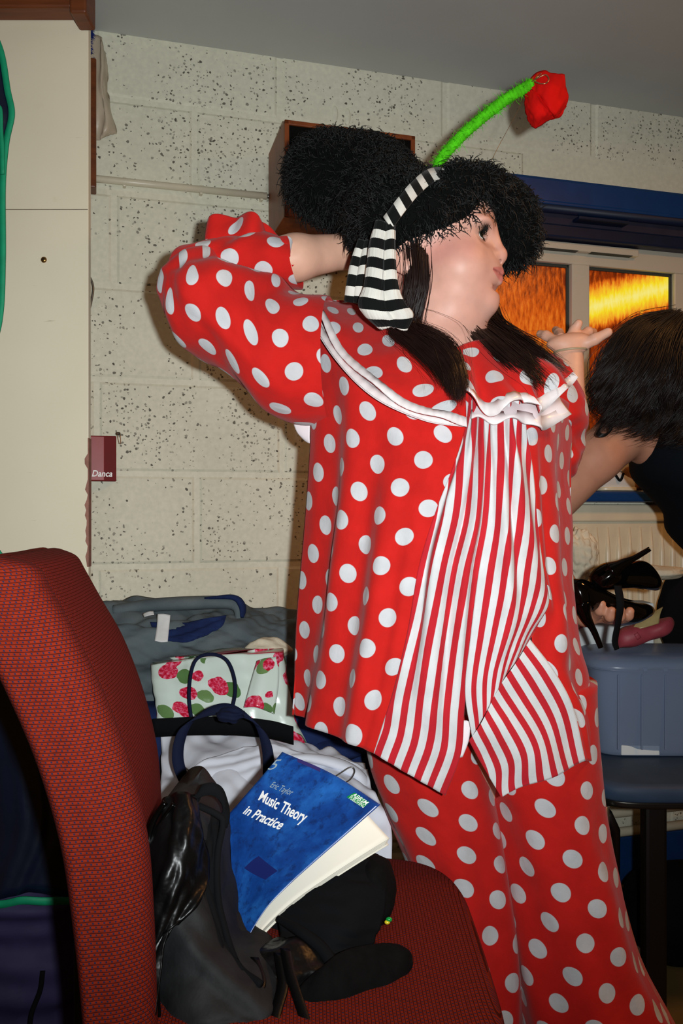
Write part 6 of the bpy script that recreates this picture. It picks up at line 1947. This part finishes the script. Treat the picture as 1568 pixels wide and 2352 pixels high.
# black bags on the floor
fb1 = blob('floor_bag', (.825, 2.06, .112), (.135, .095, .112), M['black_cloth'], None, 30, 40, .02, 22, label='big soft black bag on the floor under the blue chair', cat='bag', power=2.6)
blob('floor_bag', (.66, 2.14, .09), (.05, .06, .09), M['black_cloth'], None, 24, 30, .02, 23, label='small black bag on the floor close to the red trousers', cat='bag', power=2.4)
v, f = boxv((.655, 1.955, .001), (.70, 2.0, .06)); pk = mkobj('carton', v, f, M['white_paper'], None, smooth=False, bevel=.004, label='small white and green carton on the floor by the trousers', cat='carton')
v, f = boxv((.6545, 1.9545, .03), (.7005, 2.0005, .045)); mkobj('green_band', v, f, M['print_green'], pk, smooth=False)

# ---- shoes and bottle on the window sill
ST = sill_top + .001
def sill_pt(px, py, off): return WL(px, py, off)
c = sill_pt(1412, 1100, .075); c[2] = ST
t = empty('white_trainer', c, 'white trainer with dark laces on the blue sill', 'shoe')
loft('upper', [ring(c + WD * x + np.array([0, 0, z]), hw, h, WN, (0, 0, 1), 18, 2.3) for x, z, hw, h in ((-.055, .030, .004, .01), (-.048, .032, .024, .030), (-.02, .034, .030, .033), (.02, .024, .032, .022), (.045, .018, .026, .016), (.055, .014, .004, .005))], M['white_trainer'], t, 30, 30)
loft('sole', [ring(c + WD * 0 + np.array([0, 0, z]), .058, .034, WD, WN, 24, 3) for z in (.001, .010)], M['white_gloss'], t, 4, 40)
tube('lace', [c + WD * -.02 + WN * .03 + np.array([0, 0, .045]), c + WD * -.008 + WN * .036 + np.array([0, 0, .028]), c + WD * .004 + WN * .034 + np.array([0, 0, .048])], .0035, M['black_cloth'], t, 8, 20)
c = sill_pt(1472, 1100, .07); c[2] = ST
t = empty('tan_shoe', c, 'tan brown shoe beside the white trainer on the sill', 'shoe')
loft('upper', [ring(c + WD * x + np.array([0, 0, z]), hw, h, WN, (0, 0, 1), 18, 2.3) for x, z, hw, h in ((-.052, .030, .004, .01), (-.045, .034, .026, .032), (-.01, .036, .032, .034), (.03, .026, .032, .024), (.058, .018, .022, .015), (.066, .014, .003, .004))], M['tan'], t, 30, 30)
tube('strap', [c + WD * -.045 + WN * .030 + np.array([0, 0, .050]), c + WD * -.025 + WN * .040 + np.array([0, 0, .030]), c + WD * -.01 + WN * .036 + np.array([0, 0, .006])], .0015, M['black_leather'], t, 6, 16)
blob('buckle', c + WD * -.042 + WN * .033 + np.array([0, 0, .046]), (.004, .004, .004), M['metal'], t, 8, 10)
c = sill_pt(1346, 1100, .06); c[2] = ST
t = empty('brown_bottle', c, 'tall golden-brown bottle on the sill behind the dotted sleeve', 'bottle')
loft('glass', [ring(c + np.array([0, 0, z]), r, r, n=20) for z, r in ((.0, .018), (.004, .021), (.13, .021), (.16, .013), (.185, .008), (.215, .008))], M['tan'], t, 40, 24)
loft('cap', [ring(c + np.array([0, 0, z]), r, r, n=20) for z, r in ((.215, .0095), (.235, .0095))], M['black_plastic'], t, 4, 20)
